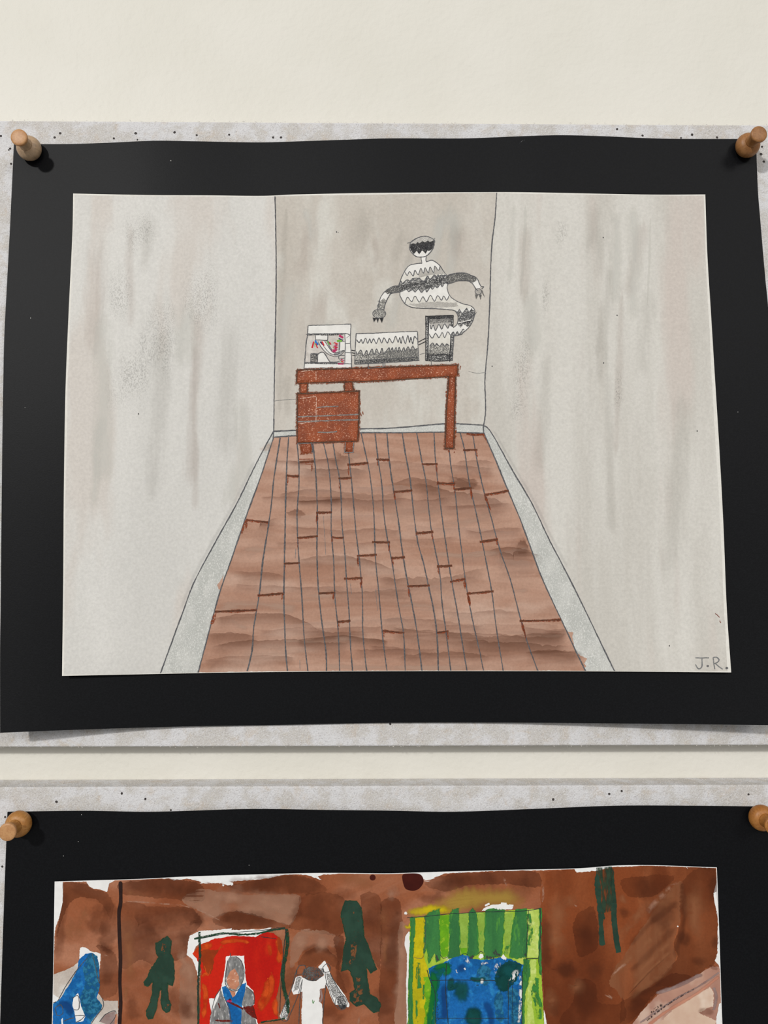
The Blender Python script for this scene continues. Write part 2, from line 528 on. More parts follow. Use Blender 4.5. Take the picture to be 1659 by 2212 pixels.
class Draw:
    """collects flat pigment shapes lying on a curved sheet into one mesh"""
    def __init__(self, name, parent, root, dfun, clip=None):
        self.name, self.parent, self.dfun = name, parent, dfun
        self.o = Vector(root['_o'])
        self.v, self.f, self.mi, self.uv, self.mats = [], [], [], [], []
        self.k = 0
        self.clip = clip
        self.rng = random.Random(name)

    def _pt(self, p, layer):
        x, y = p
        if self.clip:
            x, y = self.clip(x, y)
        d = self.dfun(x, y) + 0.00025 + 0.00002 * layer + 0.0000004 * (self.k % 30)
        return P(x, y, d) - self.o

    def _m(self, m):
        if m not in self.mats:
            self.mats.append(m)
        return self.mats.index(m)

    def fill(self, pts, mat, layer=1, rough=0.0, smooth=False, grid=9.0, step=3.0):
        if smooth:
            pts = catmull(pts, True)
        if rough:
            pts = roughen(pts, rough, step, self.rng)
        else:
            pts = resample(pts, 7.0, True)
        n = len(pts)
        xs = [p[0] for p in pts]
        ys = [p[1] for p in pts]
        vin = [Vector(p) for p in pts]
        gy = min(ys) + grid / 2
        row = 0
        while gy < max(ys):
            cr = []
            for i in range(n):
                a, b = pts[i], pts[(i + 1) % n]
                if (a[1] > gy) != (b[1] > gy):
                    cr.append(a[0] + (gy - a[1]) / (b[1] - a[1]) * (b[0] - a[0]))
            cr.sort()
            for x0, x1 in zip(cr[::2], cr[1::2]):
                gx = x0 - (x0 % grid) + (grid / 2 if row % 2 else 0)
                while gx < x1 - 1.5:
                    if gx > x0 + 1.5:
                        vin.append(Vector((gx, gy)))
                    gx += grid
            gy += grid
            row += 1
        res = delaunay_2d_cdt(vin, [], [list(range(n))], 1, 1e-4)
        base = len(self.v)
        self.k += 1
        for q in res[0]:
            self.v.append(self._pt((q.x, q.y), layer))
        mi = self._m(mat)
        for f in res[2]:
            if len(f) < 3:
                continue
            self.f.append(tuple(base + i for i in f))
            self.mi.append(mi)
            self.uv.append([(0.0, 0.0)] * len(f))

    def line(self, pts, width, mat, layer=3, smooth=True, wob=0.25, taper=0.0, closed=False, jit=0.25, step=5.0, across=None, grad=False):
        if mat.name.startswith('pencil_line'):
            width *= 0.76
        if closed:
            pts = pts + [pts[0]]
        if smooth:
            pts = catmull(pts)
        pts = resample(pts, step)
        pts = [p for i, p in enumerate(pts) if i == 0 or math.hypot(p[0] - pts[i - 1][0], p[1] - pts[i - 1][1]) > 0.2]
        n = len(pts)
        if n < 2:
            return
        if grad:                                  # the wet edge wanders
            ph = [self.rng.uniform(0, 6.28) for _ in range(3)]
            pts = [(x, y + width * (0.06 * math.sin(x / 61 + ph[0]) + 0.035 * math.sin(x / 19 + ph[1]) + 0.012 * math.sin(x / 6.1 + ph[2]))) for x, y in pts]
        self.k += 1
        base = len(self.v)
        mi = self._m(mat)
        nc = across or (2 if width < 9 else max(5, 2 * int(width / 14) + 1))
        total = sum(math.hypot(q[0] - p[0], q[1] - p[1]) for p, q in zip(pts, pts[1:]))
        rr = []
        wv = self.rng.uniform(-1, 1)
        u = 0.0
        us = []
        for i, p in enumerate(pts):
            a = pts[max(0, i - 1)]
            b = pts[min(n - 1, i + 1)]
            L = math.hypot(b[0] - a[0], b[1] - a[1]) or 1
            nx, ny = -(b[1] - a[1]) / L, (b[0] - a[0]) / L
            if 0 < i < n - 1:
                l1 = math.hypot(p[0] - a[0], p[1] - a[1]) or 1
                d1 = ((p[0] - a[0]) / l1, (p[1] - a[1]) / l1)
                c = abs(-d1[1] * nx + d1[0] * ny)
                sc = 1 / max(0.55, c)
            else:
                sc = 1
            wv = 0.7 * wv + 0.3 * self.rng.uniform(-1, 1) * 2
            w = width * (1 + wob * wv) * 0.5 * sc
            if taper:
                w *= min(1.0, 0.25 + min(i, n - 1 - i) / max(1, n * taper))
            jx, jy = self.rng.uniform(-jit, jit), self.rng.uniform(-jit, jit)
            for k in range(nc):
                s = -1 + 2 * k / (nc - 1)
                self.v.append(self._pt((p[0] + nx * w * s + jx, p[1] + ny * w * s + jy), layer))
            if i:
                u += math.hypot(p[0] - pts[i - 1][0], p[1] - pts[i - 1][1])
            us.append(u / max(1.0, width))
            fade = min(total * 0.5, width * 0.9)
            e = max(0.0, 1 - min(u, total - u) / fade)
            if grad:
                rr.append([e] * nc)
            else:
                rr.append([(-1 + 2 * k / (nc - 1)) if nc == 2 else math.hypot(-1 + 2 * k / (nc - 1), e) for k in range(nc)])
        for i in range(n - 1):
            for k in range(nc - 1):
                a = base + i * nc + k
                s0, s1 = -1 + 2 * k / (nc - 1), -1 + 2 * (k + 1) / (nc - 1)
                self.f.append((a, a + 1, a + nc + 1, a + nc))
                self.mi.append(mi)
                self.uv.append([(s0, rr[i][k]), (s1, rr[i][k + 1]), (s1, rr[i + 1][k + 1]), (s0, rr[i + 1][k])])

    def blob(self, cx, cy, rx, ry, mat, layer=2, rough=0.0, rot=0.0, rings=4):
        """round spot, across-coordinate 0 at the centre and 1 at the rim"""
        self.k += 1
        seg = 28
        base = len(self.v)
        mi = self._m(mat)
        am = [1 + rough * self.rng.uniform(-1, 1) for _ in range(seg)]
        rings = max(rings, int(max(rx, ry) / 9))
        self.v.append(self._pt((cx, cy), layer))
        for j in range(1, rings + 1):
            for i in range(seg):
                a = 2 * math.pi * i / seg
                x, y = rx * math.cos(a) * am[i] * j / rings, ry * math.sin(a) * am[i] * j / rings
                self.v.append(self._pt((cx + x * math.cos(rot) - y * math.sin(rot), cy + x * math.sin(rot) + y * math.cos(rot)), layer))
        for i in range(seg):
            i2 = (i + 1) % seg
            self.f.append((base, base + 1 + i, base + 1 + i2))
            self.mi.append(mi)
            self.uv.append([(0, 0), (0, 1 / rings), (0, 1 / rings)])
            for j in range(rings - 1):
                a = base + 1 + j * seg
                self.f.append((a + i, a + seg + i, a + seg + i2, a + i2))
                self.mi.append(mi)
                v0, v1 = (j + 1) / rings, (j + 2) / rings
                self.uv.append([(0, v0), (0, v1), (0, v1), (0, v0)])

    def build(self, label=None):
        me = bpy.data.meshes.new(self.name)
        me.from_pydata(self.v, [], self.f)
        for m in self.mats:
            me.materials.append(m)
        uvl = me.uv_layers.new(name='UVMap')
        li = 0
        flat = []
        for p, m, uv in zip(me.polygons, self.mi, self.uv):
            p.material_index = m
            p.use_smooth = True
            for q in uv:
                flat += [q[0], q[1]]
        uvl.data.foreach_set('uv', flat)
        # all faces look out of the wall
        bm = bmesh.new()
        bm.from_mesh(me)
        flip = [f for f in bm.faces if f.normal.y > 0]
        bmesh.ops.reverse_faces(bm, faces=flip)
        bm.to_mesh(me)
        bm.free()
        o = link(self.name, me, self.parent)
        if label:
            o['label'] = label
        return o

# ------------------------------------------------------------------ drawing one: desk and figure in an empty room
def clip1(x, y):
    y0, y1 = sinterp(PT1, x) + 1.0, sinterp(PB1, x) - 1.2
    y = max(y0, min(y1, y))
    x0, x1 = sinterp(PL1, y) + 1.0, sinterp(PR1, y) - 1.2
    return max(x0, min(x1, x)), y

A = frame(620, 480, 3.456)
C1 = frame(640, 680, 10.369)
C2 = frame(760, 690, 6.9125)
C3 = frame(850, 500, 7.9)
C4 = frame(790, 580, 6.144)
C5 = frame(580, 760, 3.318)
D1 = frame(420, 900, 3.858)
D2 = frame(820, 900, 3.190)
SG = frame(1400, 1380, 6.405)

G = (1500, 0.28, 0.5, 0.5)
PEN = pigment('pencil_line', (82, 83, 87), (108, 108, 111), sc=900, grain=G, soft=0.55, rag=0.12, ragsc=1800)
PEN_SOFT = pigment('pencil_line_light', (110, 112, 114), (136, 137, 138), sc=900, grain=G, soft=0.45, rag=0.12, ragsc=1800)
PEN_DARK = pigment('pencil_line_dark', (44, 44, 47), (70, 70, 72), sc=900, grain=(1500, 0.22, 0.42, 0.6), soft=0.55, rag=0.12, ragsc=1800)
GRA = pigment('graphite_shading', (66, 66, 68), (92, 92, 92), sc=500, grain=(2300, 0.36, 0.62, 0.12))
GRA_MID = pigment('graphite_shading_mid', (98, 97, 96), (120, 119, 117), sc=500, grain=(2300, 0.38, 0.66, 0.10))
GRA_LIGHT = pigment('graphite_shading_light', (176, 172, 166), (196, 192, 186), sc=500, grain=(2200, 0.34, 0.66, 0.25))
GRA_DARK = pigment('graphite_shading_dark', (44, 44, 46), (74, 74, 75), sc=700, grain=(2300, 0.28, 0.52, 0.35))
SMUDGE = pigment('graphite_smudge', (120, 118, 114), (146, 144, 140), sc=400, alpha=0.3, grain=(2200, 0.42, 0.72, 0.0, (1, 1, 0.6)), soft=0.0, rag=1.4, ragsc=160, ragst=(1, 1, 0.3))
WHITE = pigment('bare_white_paper', (237, 235, 230), (228, 226, 221), sc=300)
WASH_L = pigment('grey_wash', (219, 217, 212), (211, 209, 204), sc=26, stretch=(1, 1, 0.22), rot=0.12, third=((211, 205, 198), 40, 0.52, 0.66, (1, 1, 0.25)), fine=(800, 0.09))
WASH_R = pigment('grey_wash_streaked', (215, 212, 205), (202, 198, 190), sc=60, stretch=(1, 1, 0.10), rot=0.1, third=((206, 197, 189), 46, 0.5, 0.66, (1, 1, 0.12)), fine=(800, 0.09))
WASH_B = pigment('taupe_wash', (204, 198, 189), (195, 188, 178), sc=40, stretch=(1, 1, 0.3), rot=0.35, third=((211, 208, 200), 50, 0.52, 0.68, (1, 1, 0.35)), fine=(800, 0.09))
STREAK_D = pigment('wash_streak_dark', (178, 174, 166), alpha=0.125, soft=0.0, rag=1.6, ragsc=260, ragst=(1, 1, 0.12))
STREAK_P = pigment('wash_streak_pink', (192, 177, 168), alpha=0.15, soft=0.0, rag=1.6, ragsc=260, ragst=(1, 1, 0.12))
STREAK_W = pigment('wash_streak_pale', (224, 223, 217), alpha=0.42, soft=0.0, rag=1.6, ragsc=260, ragst=(1, 1, 0.12))

# --- washes on the three drawn walls
rg = random.Random(11)
d = Draw('painted_walls', paper1, art1, pd1, clip1)
LCOR = [(594, 424), (596, 520), (596.5, 620), (594, 750), (592, 860), (591, 931)]
RCOR = [(1073, 416), (1071, 450), (1068.5, 480), (1063, 523), (1060, 580), (1058, 653), (1054, 740), (1049, 798), (1047.5, 830), (1049, 886), (1045, 918)]
LOUT = [(591, 931), (554.8, 998.5), (510.7, 1089), (469, 1164), (420, 1256), (395, 1322), (370, 1390), (346, 1456)]
LINN = [(591, 944), (565, 1024), (536.6, 1102), (521, 1146), (497.8, 1213.6), (475.7, 1276), (459, 1335.5), (440.7, 1405), (427.8, 1453)]
ROUT = D2([(715, 60), (770, 110), (910, 360), (1050, 600), (1170, 850), (1280, 1060), (1410, 1320), (1520, 1550), (1622, 1760)])
RINN = D2([(718, 110), (800, 300), (890, 520), (970, 710), (1040, 900), (1110, 1090), (1200, 1290), (1290, 1480), (1340, 1590), (1422, 1760)])
d.fill([(162, 421), (330, 424), (594, 425)] + LCOR[1:] + LOUT[1:] + [(138, 1457), (140, 1250), (142, 1050), (146, 840), (152, 680), (159, 500)], WASH_L, 1, rough=0.8, step=8)
d.fill([(1073, 417), (1300, 421), (1520, 423), (1524, 550), (1531, 680), (1538, 820), (1546, 962), (1556, 1133), (1564, 1315), (1572, 1450)] + ROUT[::-1] + RCOR[::-1][1:-1], WASH_R, 1, rough=0.8, step=8)
d.fill(LCOR + C5([(200, 562), (650, 552), (900, 545), (1265, 515)]) + RCOR[::-1], WASH_B, 1, rough=0.5, step=8)
for i in range(30):
    side = i % 3
    if side == 0:
        x, y = rg.uniform(180, 560), rg.uniform(440, 900)
        ln = rg.uniform(150, 420)
    elif side == 1:
        x, y = rg.uniform(1110, 1520), rg.uniform(430, 1000)
        ln = rg.uniform(150, 450)
    else:
        x, y = rg.uniform(640, 1030), rg.uniform(430, 620)
        ln = rg.uniform(80, 200)
    if side == 0 and y + ln > 1350: ln = 1350 - y
    tilt = rg.uniform(-0.10, 0.02) if side != 2 else rg.uniform(-0.35, -0.1)
    pts = [(x + tilt * ln * k + rg.uniform(-4, 4), y + ln * k) for k in (0, 0.33, 0.66, 1)]
    if side == 1:
        lim = lambda p: (max(p[0], interp([(415, 1080), (918, 1062), (1100, 1170), (1450, 1340)], p[1])), p[1])
        pts = [lim(p) for p in pts]
    if side == 0:
        lim = lambda p: (min(p[0], interp([(415, 580), (931, 575), (1164, 450), (1450, 320)], p[1])), p[1])
        pts = [lim(p) for p in pts]
    d.line(pts, rg.uniform(24, 70), (STREAK_D, STREAK_P, STREAK_W)[rg.randrange(3)], 2, wob=0.15, step=9)
# the streaks one can make out
for pts, w, m in [([(1345, 620), (1338, 760), (1335, 860), (1330, 990)], 26, STREAK_P), ([(1300, 640), (1296, 720), (1288, 780)], 22, STREAK_D),
                  ([(1396, 460), (1372, 560), (1350, 660)], 46, STREAK_P), ([(1405, 470), (1403, 560), (1398, 660)], 8, STREAK_W), ([(1290, 430), (1278, 500), (1265, 560)], 44, STREAK_D),
                  ([(620, 440), (612, 560), (606, 700), (604, 900)], 26, STREAK_D), ([(690, 450), (660, 540), (640, 620)], 60, STREAK_P),
                  ([(330, 450), (318, 520), (310, 600)], 50, STREAK_D), ([(800, 430), (780, 500), (760, 560)], 70, STREAK_D), ([(655, 440), (668, 480), (672, 530)], 26, STREAK_W),
                  ([(1110, 430), (1106, 520), (1100, 620)], 22, STREAK_W), ([(1135, 440), (1133, 520), (1125, 640)], 10, STREAK_W), ([(720, 690), (690, 720), (655, 790)], 18, STREAK_W),
                  ([(1000, 480), (990, 540), (985, 575)], 40, STREAK_P), ([(615, 800), (618, 860), (620, 905)], 30, STREAK_D)]:
    d.line(pts, w, m, 2, taper=0.2, step=9)
for (x, y, rx, ry) in [(1125, 800, 34, 110), (1120, 880, 30, 50), (1212, 505, 18, 46), (1335, 850, 14, 70), (255, 640, 42, 80), (350, 740, 70, 130), (300, 500, 60, 60), (430, 640, 60, 120), (280, 820, 60, 110),
                        (1178, 640, 14, 60)]:
    d.blob(x, y, rx, ry, SMUDGE, 3, rot=0.08)
# pencil: corners of the room
d.line(LCOR, 4.0, PEN, 5)
d.line(RCOR, 4.0, PEN, 5)
d.line([(730, 501), (731, 503)], 2.5, PEN_DARK, 5)
for (x, y) in [(727, 501), (1303, 513), (1304, 784), (1333, 681), (1506, 931), (299, 894), (1063, 791), (1446, 1395)]:
    d.blob(x, y, 1.4, 2.0, PEN_DARK, 5)
d.line([(1012, 802), (1030, 806), (1047, 805)], 1.5, PEN_SOFT, 5)
d.line([(593, 866), (610, 864), (640, 862)], 1.4, PEN_SOFT, 5)
RUST = pigment('rust_mark', (128, 62, 50), grain=(1500, 0.3, 0.5, 0.4))
d.line([(1545, 1325), (1552, 1331), (1554, 1334)], 1.8, RUST, 5)
d.line([(1555, 1341), (1557, 1346)], 1.8, RUST, 5)
d.build('thin grey wash with upright streaks and pencilled room corners')

# --- skirting
BASE = pigment('grey_crayon_skirting', (188, 189, 184), (202, 202, 197), sc=160, stretch=(1, 1, 0.5), rot=-0.5, lo=0.4, hi=0.62, third=((226, 226, 221), 2300, 0.46, 0.74, (1, 1, 0.6)), fine=(1200, 0.08))
d = Draw('drawn_skirting', paper1, art1, pd1, clip1)
d.fill(LOUT + LINN[::-1], BASE, 2, rough=0.6)
d.fill(ROUT + RINN[::-1], BASE, 2, rough=0.6)
BT = C5([(38, 570), (200, 562), (400, 558), (650, 552), (900, 545), (1265, 515), (1400, 518), (1540, 526)])
BB = C5([(35, 612), (120, 606), (200, 600), (660, 580), (880, 580), (1265, 575), (1380, 578), (1540, 583)])
d.fill(BT + BB[::-1], BASE, 2, rough=0.4)
for pts, w, m in [(LOUT, 4.2, PEN), (LINN, 4.2, PEN), (ROUT, 4.2, PEN), (RINN, 4.2, PEN), (BT, 4.4, PEN), (BB, 4.2, PEN)]:
    d.line(pts, w, m, 6)
d.line([(592, 905), (591, 931), (590, 946)], 4, PEN, 6)
d.line(C5([(1540, 526), (1541, 560), (1543, 585)]), 4, PEN, 6)
d.line([(x - 4, y - 5) for (x, y) in LOUT[1:6]], 12, pigment('pencil_halo', (150, 150, 148), alpha=0.12, soft=0.0, rag=0.5, ragsc=300), 5)
d.line([(x + 5, y - 5) for (x, y) in ROUT[1:6]], 10, bpy.data.materials['pencil_halo'], 5)
d.build('grey crayoned skirting band along the drawn walls')

# --- floor
FLO = pigment('brown_floor_wash', (191, 153, 133), (170, 128, 107), sc=110, stretch=(0.13, 1, 1), lo=0.36, hi=0.66, distort=0.6, detail=6,
              third=((200, 168, 150), 50, 0.52, 0.7, (0.3, 1, 1)), fine=(900, 0.10))
FS_D = pigment('brown_wash_overlap', (134, 92, 72), alpha=0.42, grain=(150, 0.36, 0.62, 0.15, (0.12, 1, 1)), soft=0.75, rag=2.2, ragsc=130, ragst=(0.25, 1, 1))
FS_DD = pigment('brown_wash_dark', (112, 70, 50), alpha=0.5, grain=(150, 0.34, 0.62, 0.2, (0.12, 1, 1)), soft=0.6, rag=2.2, ragsc=130, ragst=(0.25, 1, 1))
FS_W = pigment('brown_wash_wet_edge', (128, 86, 66), alpha=0.38, soft=0.2, grain=(160, 0.30, 0.62, 0.3, (0.12, 1, 1)), wet=True)
FS_W2 = pigment('brown_wash_faint_edge', (132, 88, 70), alpha=0.28, soft=0.2, grain=(160, 0.30, 0.62, 0.4, (0.12, 1, 1)), wet=True)
FS_L2 = pigment('brown_wash_light_edge', (206, 174, 156), alpha=0.40, soft=0.2, grain=(160, 0.30, 0.62, 0.3, (0.12, 1, 1)), wet=True)
FS_L = pigment('brown_wash_pale', (200, 166, 146), alpha=0.55, grain=(220, 0.4, 0.6, 0.1, (0.2, 1, 1)), soft=0.2, rag=2.2, ragsc=180, ragst=(0.25, 1, 1))
CRA = pigment('rust_crayon', (138, 64, 34), (110, 56, 34), sc=700, grain=(1500, 0.30, 0.55, 0.2), soft=0.45, rag=0.7, ragsc=1500)
CRA_L = pigment('rust_crayon_thin', (154, 76, 46), (134, 66, 40), sc=700, grain=(1700, 0.34, 0.58, 0.0), soft=0.4, rag=0.9, ragsc=1300)
CRA_D = pigment('brown_pencil_mark', (88, 56, 42), (112, 70, 50), sc=700, grain=(1500, 0.24, 0.48, 0.4), soft=0.5, rag=0.5, ragsc=1500)
d = Draw('drawn_floorboards', paper1, art1, pd1, clip1)
d.fill(LINN + [(600, 1450), (900, 1449), (1200, 1449)] + RINN[::-1] + BB[::-1], FLO, 2, rough=1.2)
# wash strokes that overlap
ST = [([(600, 1075), (690, 1068), (790, 1078), (880, 1070)], 20, FS_D), ([(640, 1087), (700, 1085), (740, 1082)], 10, FS_DD), ([(880, 1064), (960, 1068), (1060, 1090), (1105, 1095)], 34, FS_D),
      ([(640, 1020), (720, 1022), (800, 1030)], 26, FS_D), ([(640, 1225), (720, 1210), (800, 1222), (870, 1240)], 22, FS_D), ([(500, 1250), (560, 1246), (620, 1255)], 26, FS_D),
      ([(540, 1122), (560, 1140), (610, 1130)], 30, FS_D), ([(1055, 1212), (1110, 1222), (1170, 1230)], 50, FS_D), ([(1050, 1200), (1100, 1192), (1152, 1200)], 18, FS_D),
      ([(800, 1262), (880, 1268), (960, 1264), (1060, 1240)], 34, FS_D), ([(700, 1285), (800, 1290), (900, 1280)], 22, FS_D),
      ([(460, 1345), (540, 1335), (620, 1340), (700, 1372), (800, 1370)], 20, FS_D), ([(455, 1405), (540, 1396), (640, 1392), (760, 1398)], 22, FS_D),
      ([(820, 1352), (900, 1344), (980, 1352), (1050, 1360)], 20, FS_D), ([(840, 1372), (920, 1378), (1000, 1380), (1120, 1388), (1230, 1385)], 30, FS_DD),
      ([(980, 1400), (1060, 1398), (1160, 1402), (1240, 1408)], 30, FS_D), ([(1120, 1362), (1180, 1372), (1230, 1372)], 22, FS_DD), ([(1130, 1425), (1200, 1420), (1260, 1425)], 30, FS_DD),
      ([(640, 1390), (740, 1380), (840, 1392)], 14, FS_DD), ([(860, 1430), (960, 1420), (1060, 1432)], 26, FS_D), ([(440, 1432), (540, 1424), (640, 1428)], 16, FS_D),
      ([(440, 1380), (500, 1378), (560, 1386)], 22, FS_D), ([(960, 1030), (1000, 1045), (1040, 1058)], 16, FS_D), ([(840, 1058), (900, 1040), (960, 1052)], 22, FS_D),
      ([(700, 985), (730, 1000), (760, 1010)], 34, FS_D), ([(1110, 1150), (1122, 1180), (1130, 1196)], 20, FS_D), ([(560, 970), (600, 960), (640, 985)], 18, FS_L),
      ([(760, 975), (768, 990), (772, 1000)], 26, FS_L), ([(500, 1205), (560, 1190), (620, 1200)], 26, FS_L), ([(470, 1312), (560, 1306), (650, 1318)], 18, FS_L),
      ([(820, 1105), (900, 1110), (980, 1100)], 34, FS_L), ([(930, 1195), (1000, 1200), (1080, 1192)], 10, FS_L), ([(1100, 1275), (1120, 1276), (1142, 1274)], 8, FS_L), ([(1020, 1362), (1100, 1366), (1200, 1374), (1225, 1362)], 9, FS_L),
      ([(600, 1385), (680, 1382), (760, 1378)], 10, FS_L), ([(520, 1410), (600, 1408), (680, 1402)], 14, FS_L), ([(850, 1320), (920, 1312), (990, 1322)], 20, FS_L), ([(1080, 1110), (1000, 1130), (930, 1140)], 20, FS_L),
      ([(490, 1340), (520, 1352), (540, 1360)], 12, FS_L), ([(700, 1440), (900, 1442), (1100, 1444)], 10, FS_L), ([(620, 1296), (700, 1286), (760, 1280)], 12, FS_L)]
for pts, w, m in ST:
    if m is FS_L:
        d.line(pts, w * 1.5, m, 4, wob=0.2, step=8)
    else:
        d.line([(x, y + w * 0.5) for x, y in pts], w * 1.9, FS_W, 3, wob=0.1, step=5, grad=True)
        if m is FS_DD:
            d.line(pts, w * 1.1, FS_W, 4, wob=0.1, step=5, grad=True)

fr = random.Random(8)
for k in range(26):
    y = fr.uniform(970, 1430)
    xa, xb = interp([(944, 600), (1450, 440)], y), interp([(934, 1040), (1450, 1250)], y)
    x = fr.uniform(xa, xb - 80)
    L = min(fr.uniform(110, 330), xb - x)
    sl = fr.uniform(-0.06, 0.06)
    d.line([(x + L * q, y + sl * L * q + fr.uniform(-4, 4)) for q in (0, 0.3, 0.65, 1)], fr.uniform(12, 40), FS_W2 if k % 3 else FS_L2, 3 if k % 2 else 4, wob=0.1, step=5, grad=True)
for (x, y, rx, ry, m) in [(1005, 1045, 30, 14, FS_D), (768, 1006, 22, 26, FS_L), (1128, 1185, 16, 18, FS_D), (640, 1110, 20, 12, FS_D)]:
    d.blob(x, y, rx, ry, m, 4, rough=0.2)
d.fill(D2([(1270, 1470), (1300, 1482), (1335, 1486), (1328, 1520), (1338, 1560), (1335, 1585), (1300, 1560)]), FLO, 3, rough=1.0)
d.fill(D2([(1350, 1620), (1385, 1650), (1428, 1668), (1412, 1700), (1425, 1720), (1400, 1745)]), FLO, 3, rough=1.0)
d.fill(D1([(240, 1320), (215, 1370), (188, 1400), (200, 1440), (230, 1440)]), FLO, 3, rough=1.0)
PL = [D1([(715, 175), (690, 330), (660, 530), (640, 740), (610, 950), (570, 1200), (540, 1480), (495, 1750), (480, 1950), (440, 2120)]),
      D1([(785, 170), (770, 400), (760, 700), (755, 950), (750, 1200), (745, 1500), (752, 1750), (760, 1950), (775, 2120)]),
      D1([(855, 215), (870, 400), (870, 600), (855, 800), (862, 1050), (875, 1250), (895, 1500), (915, 1850), (945, 2120)]),
      D1([(985, 220), (1005, 400), (1020, 650), (1025, 900), (1020, 1100), (1030, 1400), (1060, 1700), (1095, 1950), (1100, 2120)]),
      D1([(1075, 215), (1120, 430), (1140, 700), (1140, 950), (1160, 1200), (1170, 1500), (1195, 1750), (1205, 1950), (1210, 2120)]),
      D1([(1155, 215), (1175, 350), (1215, 560), (1230, 900), (1250, 1100), (1270, 1400), (1290, 1650), (1300, 1900), (1318, 2120)]),
      D1([(1283, 300), (1300, 450), (1320, 650), (1345, 950), (1375, 1200), (1400, 1500), (1403, 1800), (1435, 2120)]),
      D1([(1390, 140), (1420, 280), (1460, 470), (1490, 730), (1500, 950), (1510, 1200), (1540, 1500), (1570, 1850), (1605, 2120)]),
      D1([(1505, 140), (1530, 350)]) + D2([(15, 470), (30, 680), (55, 850), (85, 1000), (100, 1100), (130, 1300), (165, 1500), (177, 1755)]),
      D2([(50, 110), (70, 330), (100, 530), (130, 720), (155, 920), (185, 1100), (225, 1300), (260, 1500), (292, 1755)]),
      D2([(155, 110), (180, 270), (210, 430), (230, 620), (260, 850), (300, 1000), (340, 1180), (370, 1320), (395, 1500), (405, 1755)]),
      D2([(255, 110), (290, 300), (320, 450), (340, 650), (360, 800), (385, 930), (415, 1080), (430, 1280), (460, 1500), (491, 1755)]),
      D2([(375, 110), (385, 300), (405, 480), (430, 690), (450, 830), (475, 1000), (500, 1150), (540, 1370), (570, 1560), (602, 1755)]),
      D2([(480, 225), (490, 330), (520, 520), (545, 760), (570, 960), (595, 1150), (640, 1400), (690, 1620), (717, 1755)]),
      D2([(555, 110), (585, 230), (615, 440), (660, 640), (700, 830), (740, 1030), (775, 1220), (805, 1460), (852, 1755)]),
      D2([(640, 110), (675, 320), (720, 520), (770, 700), (830, 920), (900, 1120), (960, 1350), (1020, 1560), (1092, 1755)])]
for i, p in enumerate(PL):
    d.line(p, 4.6 if i in (0, 1, 3, 9, 10) else 3.9, PEN, 6)
# cross joints: pencil stroke gone over in rust crayon, with a short crayon tail
J1 = [((875, 378), (995, 372), 1), ((770, 490), (870, 498), 0), ((1275, 400), (1450, 385), 0), ((1515, 355), (1625, 360), 0), ((1200, 515), (1310, 508), 0), ((1015, 800), (1145, 797), 0),
      ((430, 860), (615, 880), 0), ((855, 1010), (1030, 995), 0), ((1140, 1005), (1245, 1010), 0), ((745, 1225), (880, 1218), 0), ((1480, 1045), (1630, 1047), 1), ((1355, 1160), (1520, 1150), 0),
      ((1245, 1350), (1400, 1345), 1), ((525, 1490), (745, 1473), 1), ((1035, 1473), (1170, 1465), 1), ((170, 1625), (520, 1612), 0), ((1190, 1710), (1300, 1700), 0)]
J2 = [((290, 327), (400, 325), 1), ((575, 230), (675, 228), 1), ((395, 458), (520, 462), 1), ((515, 503), (635, 490), 1), ((95, 518), (225, 508), 0), ((720, 540), (890, 510), 0), ((250, 805), (370, 792), 1),
      ((690, 862), (815, 845), 1), ((80, 975), (175, 968), 0), ((190, 1168), (345, 1163), 0), ((395, 1032), (500, 1027), 0), ((485, 1137), (590, 1118), 1), ((600, 1220), (785, 1203), 0),
      ((965, 1408), (1250, 1400), 0), ((20, 1475), (170, 1490), 0), ((395, 1488), (475, 1478), 1)]
jr = random.Random(5)
for fr, sc, js in ((D1, 3.858, J1), (D2, 3.19, J2)):
    for a, b, right in js:
        p = fr([a, b])
        d.line([p[0], ((p[0][0] + p[1][0]) / 2, (p[0][1] + p[1][1]) / 2 + 0.8), p[1]], 7.0, CRA_L, 6, wob=0.4)
        d.line([p[0], p[1]], 4.2, CRA_D, 7, wob=0.4)
        e = p[1] if right else p[0]
        L = jr.uniform(14, 26)
        o = -3 if right else 3
        dx = (e[0] - 815) / 900 * L
        d.line([(e[0] + o, e[1] + 2), (e[0] + o + dx * 0.6, e[1] + L)], 5.5, CRA_L, 6, taper=0.5)
        if jr.random() < 0.45:
            d.line([(e[0] + o * 0.5, e[1] + 1), (e[0] + o * 0.5 + dx * 0.5, e[1] + L * 0.8)], 3.2, CRA, 7, taper=0.5)
d.line(D2([(600, 118), (660, 125), (715, 122)]), 6, CRA, 6)
d.line(D2([(712, 120), (730, 150), (745, 180)]), 5, CRA_L, 6)
d.line(D1([(870, 355), (985, 352)]), 2, CRA_L, 7)
d.line(D1([(875, 392), (970, 398)]), 2, CRA_L, 7)
d.line(D2([(735, 550), (748, 600), (765, 645)]), 4.6, CRA, 7, taper=0.4)
d.line(D2([(985, 1420), (995, 1470), (1008, 1530)]), 4.2, CRA, 7, taper=0.4)
d.line(D2([(612, 1230), (620, 1270), (625, 1305)]), 4.6, CRA, 7, taper=0.4)
d.line(D1([(430, 865), (408, 920), (392, 975)]), 6, CRA_L, 7)
d.line(D1([(165, 1640), (150, 1700), (140, 1740)]), 9, CRA_L, 7)
for pts in ([(1075, 830), (1085, 990), (1095, 1150)], [(845, 1100), (840, 1180)], [(1300, 1390), (1310, 1480)], [(1510, 1440), (1525, 1620)], [(878, 2030), (880, 2110)]):
    d.line(D1(pts), 1.4, PEN_SOFT, 5)
d.build('brown washed floorboards ruled in pencil with rust crayon joints')

